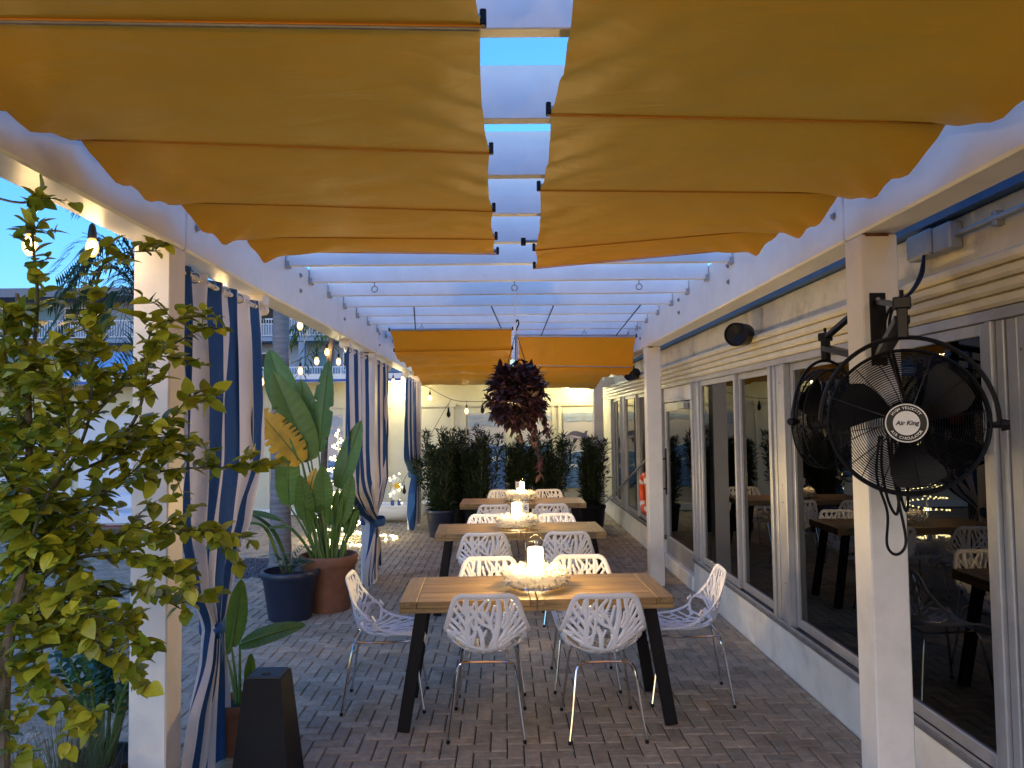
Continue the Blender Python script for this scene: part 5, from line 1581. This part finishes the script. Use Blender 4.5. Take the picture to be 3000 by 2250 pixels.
for lab, x, y, h, n in (('wispy grey-green grass clump left of the near post', -1.80, 3.22, .62, 520), ('smaller wispy grass clump by the lime tree trunk', -2.08, 3.16, .60, 380)):
    gt = thing('grass_clump', lab, 'grass', (x, y, 0), 0, 'ornamental grass clumps')
    gm = MB()
    for k in range(n):
        a = rl.uniform(0, 2 * PI); r = abs(rl.gauss(0, .07)); sp_ = rl.uniform(.02, .22); hh = h * rl.uniform(.55, 1.08)
        b = Vector((x + r * math.cos(a), y + r * math.sin(a), .02))
        a2 = a + rl.uniform(-.6, .6)
        pts = [b, b + Vector((sp_ * .35 * math.cos(a2), sp_ * .35 * math.sin(a2), hh * .6)), b + Vector((sp_ * math.cos(a2), sp_ * math.sin(a2), hh))]
        wv_ = Vector((math.sin(a2), -math.cos(a2), 0)) * .0016
        gm.add([pts[0] - wv_, pts[0] + wv_, pts[1] + wv_ * .8, pts[1] - wv_ * .8, pts[2]], [(0, 1, 2, 3), (3, 2, 4)])
    gm.build('blades', MT['grass'], gt, smooth=0, kind='stuff')
MB().lathe([(.0001, .03), (.30, .02), (.34, .0)], 24, (-1.85, 3.2, 0)).build('planting_bed', MT['soil'])['kind'] = 'structure'

# --- hanging burgundy plant
hp = thing('hanging_plant', 'burgundy leaved hanging plant on a white rope above the tables', 'plant', (.095, 5.66, 1.98))
MB().tube([(.09, 5.66, 2.77), (.094, 5.66, 2.48)], .006, 6).tube([(.098, 5.66, 2.44), (.10, 5.66, 2.22)], .010, 8).build('rope', MT['paintwhite'], hp)
MB().tube(catmull([(.094, 5.66, 2.50), (.110, 5.66, 2.52), (.118, 5.66, 2.49), (.105, 5.66, 2.46), (.098, 5.66, 2.42)], 5), .006, 6).build('hook', MT['black'], hp)
for a in (.4, 2.5, 4.6): MB().tube([(.098, 5.66, 2.43), (.095 + .13 * math.cos(a), 5.66 + .13 * math.sin(a), 2.05)], .003, 5).build('hanger_cord', MT['rope'], hp)
MB().lathe([(.0001, 1.92), (.08, 1.93), (.13, 2.02), (.135, 2.06), (.12, 2.06), (.0001, 2.04)], 24, (.095, 5.66, 0)).build('basket', MT['blackpot'], hp)
plv = [leaf_mesh(L, W, None, .2, cu, 4) for L, W, cu in ((.092, .019, .2), (.075, .017, .35), (.060, .015, .1))]
plm = [MB().add(*q).mesh('leaf', MT['leaf_purple'], smooth=60) for q in plv]
LV = []
C = Vector((.095, 5.66, 1.98))
def rosette(p, d, n, s):
    for k in range(n):
        v = (d * .6 + Vector((rl.uniform(-1, 1), rl.uniform(-1, 1), rl.uniform(-.7, .8)))).normalized()
        LV.append((p + d * rl.uniform(-.02, .02), v, Vector((rl.uniform(-.4, .4), rl.uniform(-.4, .4), 1)), rl.randint(0, 2), s * rl.uniform(.75, 1.2)))
for k in range(420):
    d = Vector((rl.gauss(0, 1), rl.gauss(0, 1), rl.gauss(0, 1))).normalized()
    p = C + Vector((d.x * .20, d.y * .20, d.z * (.22 if d.z > 0 else .26))) * rl.uniform(.5, 1.0)
    rosette(p, d, 7, .9)
stm = MB()
for (dx, dy, ln) in ((.0, -.05, .27), (.09, 0, .32), (.11, .05, .55), (.15, -.03, .22)):
    p = C + Vector((dx, dy, -.05))
    q = catmull([p, p + Vector((dx * .3, dy * .3, -ln * .5)), p + Vector((dx * .35 + .02, dy * .3, -ln))], 6)
    stm.tube(q, .003, 5)
    for i in range(2, len(q)): rosette(q[i], Vector((0, 0, -1)), 5, .72)
stm.build('trailing_stems', MT['twig'], hp, kind='stuff')
LV.sort(key=lambda l: l[0].y)
st_ = MB()
for i, (p, d, up, k, s) in enumerate(LV):
    if i < 300: inst('leaf', plm[k], hp, p - hp.location, frame_to(d, up), s)
    else: st_.add(place(plv[k][0], p, d, up, s), plv[k][1])
st_.build('foliage', MT['leaf_purple'], hp, smooth=60, kind='stuff')

# --- dark upright shrubs in pots along the end of the pergola
slv, slf = leaf_mesh(.085, .0085, None, .2, .12, 3)
def shrub(label, x, y, h, w, n, seed):
    t = thing('potted_shrub', label, 'shrub', (x, y, .38), 0, 'dark upright shrubs in pots')
    rr = random.Random(seed)
    fm_ = MB(); sm_ = MB()
    ns = 14
    stems = []
    for k in range(ns):
        a = 2 * PI * k / ns + rr.uniform(-.3, .3); r = rr.uniform(.2, 1) * w
        hh = h * rr.uniform(.72, 1.0) if k else h
        if k == 0: r = .02
        q = catmull([(x + .05 * math.cos(a), y + .05 * math.sin(a), .36), (x + r * .7 * math.cos(a), y + r * .7 * math.sin(a), .36 + (hh - .36) * .5), (x + r * .9 * math.cos(a), y + r * .9 * math.sin(a), hh - .05)], 8)
        sm_.tube(q, [.008 - .006 * i / (len(q) - 1) for i in range(len(q))], 5)
        stems.append(q)
    for k in range(n):
        q = stems[rr.randrange(ns)]
        i = min(len(q) - 2, int(rr.random() * (len(q) - 1)))
        p = q[i].lerp(q[i + 1], rr.random())
        taper = 1 - .55 * (i / len(q))
        d = Vector((rr.gauss(0, 1), rr.gauss(0, 1), rr.gauss(.45, .6))).normalized()
        p2 = p + d * rr.uniform(.0, .13) * taper
        d2 = (d + Vector((rr.uniform(-.5, .5), rr.uniform(-.5, .5), rr.uniform(0, .8)))).normalized()
        fm_.add(place(slv, p2, d2, (rr.uniform(-1, 1), rr.uniform(-1, 1), 1), rr.uniform(.7, 1.25)), slf)
    sm_.build('stems', MT['bark'], t, kind='stuff')
    fm_.build('foliage', MT['leaf_dark'], t, smooth=60, kind='stuff')
for lab, x, y, h, w, n, seed, pm, rt in (
    ('dark upright shrub in blue pot, leftmost of the row behind the tables', -.98, 12.05, 1.70, .47, 8000, 1, 'bluepot', .25),
    ('shorter dark shrub squeezed between the two leftmost tall ones', -.70, 12.55, 1.52, .40, 6000, 7, 'blackpot', .20),
    ('dark upright shrub second from left behind the farthest table', -.42, 12.05, 1.70, .45, 8000, 2, 'blackpot', .22),
    ('dark upright shrub directly behind the glowing candles', .22, 12.3, 1.50, .36, 6000, 3, 'blackpot', .22),
    ('dark upright shrub right of centre under the hanging plant tail', .72, 12.3, 1.68, .44, 7500, 4, 'blackpot', .22),
    ('dark upright shrub nearest the rescue pole at the right end of the row', 1.40, 12.4, 1.54, .26, 5500, 5, 'blackpot', .22)):
    pot('plant_pot', {'bluepot': 'dark blue pot holding the leftmost dark shrub by the far curtain'}.get(pm, ('dark pot under the ' + lab.split('dark ', 1)[1].replace('upright ', '')) if seed != 7 else 'dark pot under the shorter shrub of the row'), 'pot', x, y, rt, rt * .74, .42, pm, rim=.03)
    shrub(lab, x, y, h, w, n, seed)

# --- palms
def frond(t, pts, nl, ll, droop, rr, mat='leaf_palm', width=.010):
    q = catmull(pts, 8)
    f = MB()
    f.tube(q, [.012 * (1 - .8 * i / (len(q) - 1)) for i in range(len(q))], 5)
    for k in range(nl):
        fr = .12 + .88 * k / (nl - 1)
        i = min(len(q) - 2, int(fr * (len(q) - 1))); p = q[i].lerp(q[i + 1], fr * (len(q) - 1) - i)
        d = (q[i + 1] - q[i]).normalized()
        sdv = d.cross(Vector((0, 0, 1)))
        if sdv.length < .1: sdv = Vector((1, 0, 0))
        sdv.normalize()
        L = ll * (.45 + .55 * math.sin(PI * min(1, fr * .9 + .12))) * rr.uniform(.85, 1.1)
        for s in (-1, 1):
            dd = (d * .55 + sdv * s * .9 + Vector((0, 0, rr.uniform(-.15, .25)))).normalized()
            m_ = p + dd * L * .55; e = p + dd * L + Vector((0, 0, -droop * L))
            wv_ = dd.cross(Vector((0, 0, 1))).normalized() * width
            f.add([p, m_ - wv_, e, m_ + wv_], [(0, 1, 2, 3)])
    f.build('frond', MT[mat], t, smooth=0)
pt = thing('royal_palm', 'grey ringed palm trunk rising from gravel behind the potted plants', 'palm', (-2.80, 9.70, 0))
prof = []
for i in range(61):
    z = 5.2 * i / 60
    prof.append((.135 - .012 * z + (.02 if i == 0 else 0) + (.004 if i % 3 == 0 else 0), z - .02))
MB().lathe(prof, 24, (-2.80, 9.70, 0)).build('trunk', MT['palmbark'], pt, smooth=60)
rp_ = random.Random(5)
for k in range(9):
    a = 2 * PI * k / 9; L = 2.2
    frond(pt, [(-2.80, 9.70, 5.15), (-2.80 + .5 * L * math.cos(a), 9.7 + .5 * L * math.sin(a), 6.2), (-2.80 + L * math.cos(a), 9.7 + L * math.sin(a), 5.6)], 30, .55, .4, rp_)
fp = thing('feather_palm', 'dark feathery palm crown against the dusk sky left of the near post', 'palm', (-5.35, 12.0, 0))
MB().lathe([(.16, 0), (.12, 1.5), (.11, 3.45), (.0001, 3.5)], 18, (-5.35, 12.0, 0)).build('trunk', MT['palmbark'], fp, smooth=60)
for (ex, ey, ez, mz) in ((-6.95, 11.7, 3.0, 4.25), (-7.1, 12.2, 4.15, 4.7), (-6.6, 11.6, 5.2, 4.9), (-5.9, 11.5, 5.4, 5.0), (-6.4, 12.6, 2.6, 4.0), (-5.0, 11.4, 5.3, 5.0), (-4.2, 12, 4.6, 4.9), (-3.9, 12.3, 3.6, 4.6), (-5.6, 11.0, 2.7, 4.1), (-6.3, 11.2, 2.35, 3.7), (-5.2, 13.4, 4.4, 5.0), (-6.0, 13.2, 4.8, 5.0), (-6.75, 11.5, 3.6, 4.5)):
    frond(fp, [(-5.35, 12.0, 3.45), ((-5.35 + ex) / 2, (12 + ey) / 2, mz), (ex, ey, ez)], 46, .62, .35, rp_, width=.017)
sp2 = thing('slim_palm', 'slim palm with small lit green fronds behind the bulb string', 'palm', (-2.50, 10.6, 0))
MB().tube(catmull([(-2.50, 10.6, 0), (-2.47, 10.6, 1.2), (-2.42, 10.6, 2.3), (-2.36, 10.6, 2.95)], 6), .045, 10).build('trunk', MT['bark'], sp2)
for (ex, ey, ez, mz) in ((-3.1, 10.5, 2.55, 3.1), (-3.0, 10.2, 2.85, 3.15), (-2.9, 10.9, 2.35, 2.95), (-1.9, 10.7, 2.75, 3.1), (-2.5, 10.0, 2.9, 3.2), (-2.2, 11.1, 2.9, 3.2), (-3.15, 10.9, 2.75, 3.2)):
    frond(sp2, [(-2.36, 10.6, 2.95), ((-2.36 + ex) / 2, (10.6 + ey) / 2, mz), (ex, ey, ez)], 18, .26, .4, rp_, 'leaf_zz', .014)

# --- white lounge bench with dark red base in the left distance
lo = thing('lounge_bench', 'low white lounge bench with dark red base in the left distance', 'bench', (-6.5, 13.0, 0))
MB().box(-7.25, -5.85, 12.75, 13.35, .12, .145, c=.004).build('base', MT['red'], lo, smooth=0)
MB().box(-7.25, -5.85, 12.72, 13.38, .147, .34, c=.04).build('seat', MT['lounge'], lo)
MB().box(-7.25, -5.85, 13.25, 13.42, .342, .62, c=.04).build('backrest', MT['lounge'], lo)
for x in (-7.15, -5.95):
    for y in (12.8, 13.28): MB().box(x - .03, x + .03, y - .03, y + .03, 0, .119).build('leg', MT['steel'], lo, smooth=0)

# --- scraps on the paving: fallen leaves and pale petals
lit = MB(); lv2, lf2 = leaf_mesh(.034, .010, None, .35, .3, 3)
for k in range(170):
    y = random.uniform(2.9, 10); x = random.uniform(-.62 * y - .3, 1.85)
    sc = random.uniform(.35, 1.0)
    lit.add([p + Vector((x, y, .006 + .003 * sc)) for p in [Matrix.Rotation(random.random() * 0 + k * 2.4, 3, 'Z') @ (v * sc) for v in lv2]], lf2)
o = lit.build('fallen_leaves', MT['litter'], smooth=60, kind='stuff')
o['label'] = 'small dry leaves and pale petals scattered over the brick paving'
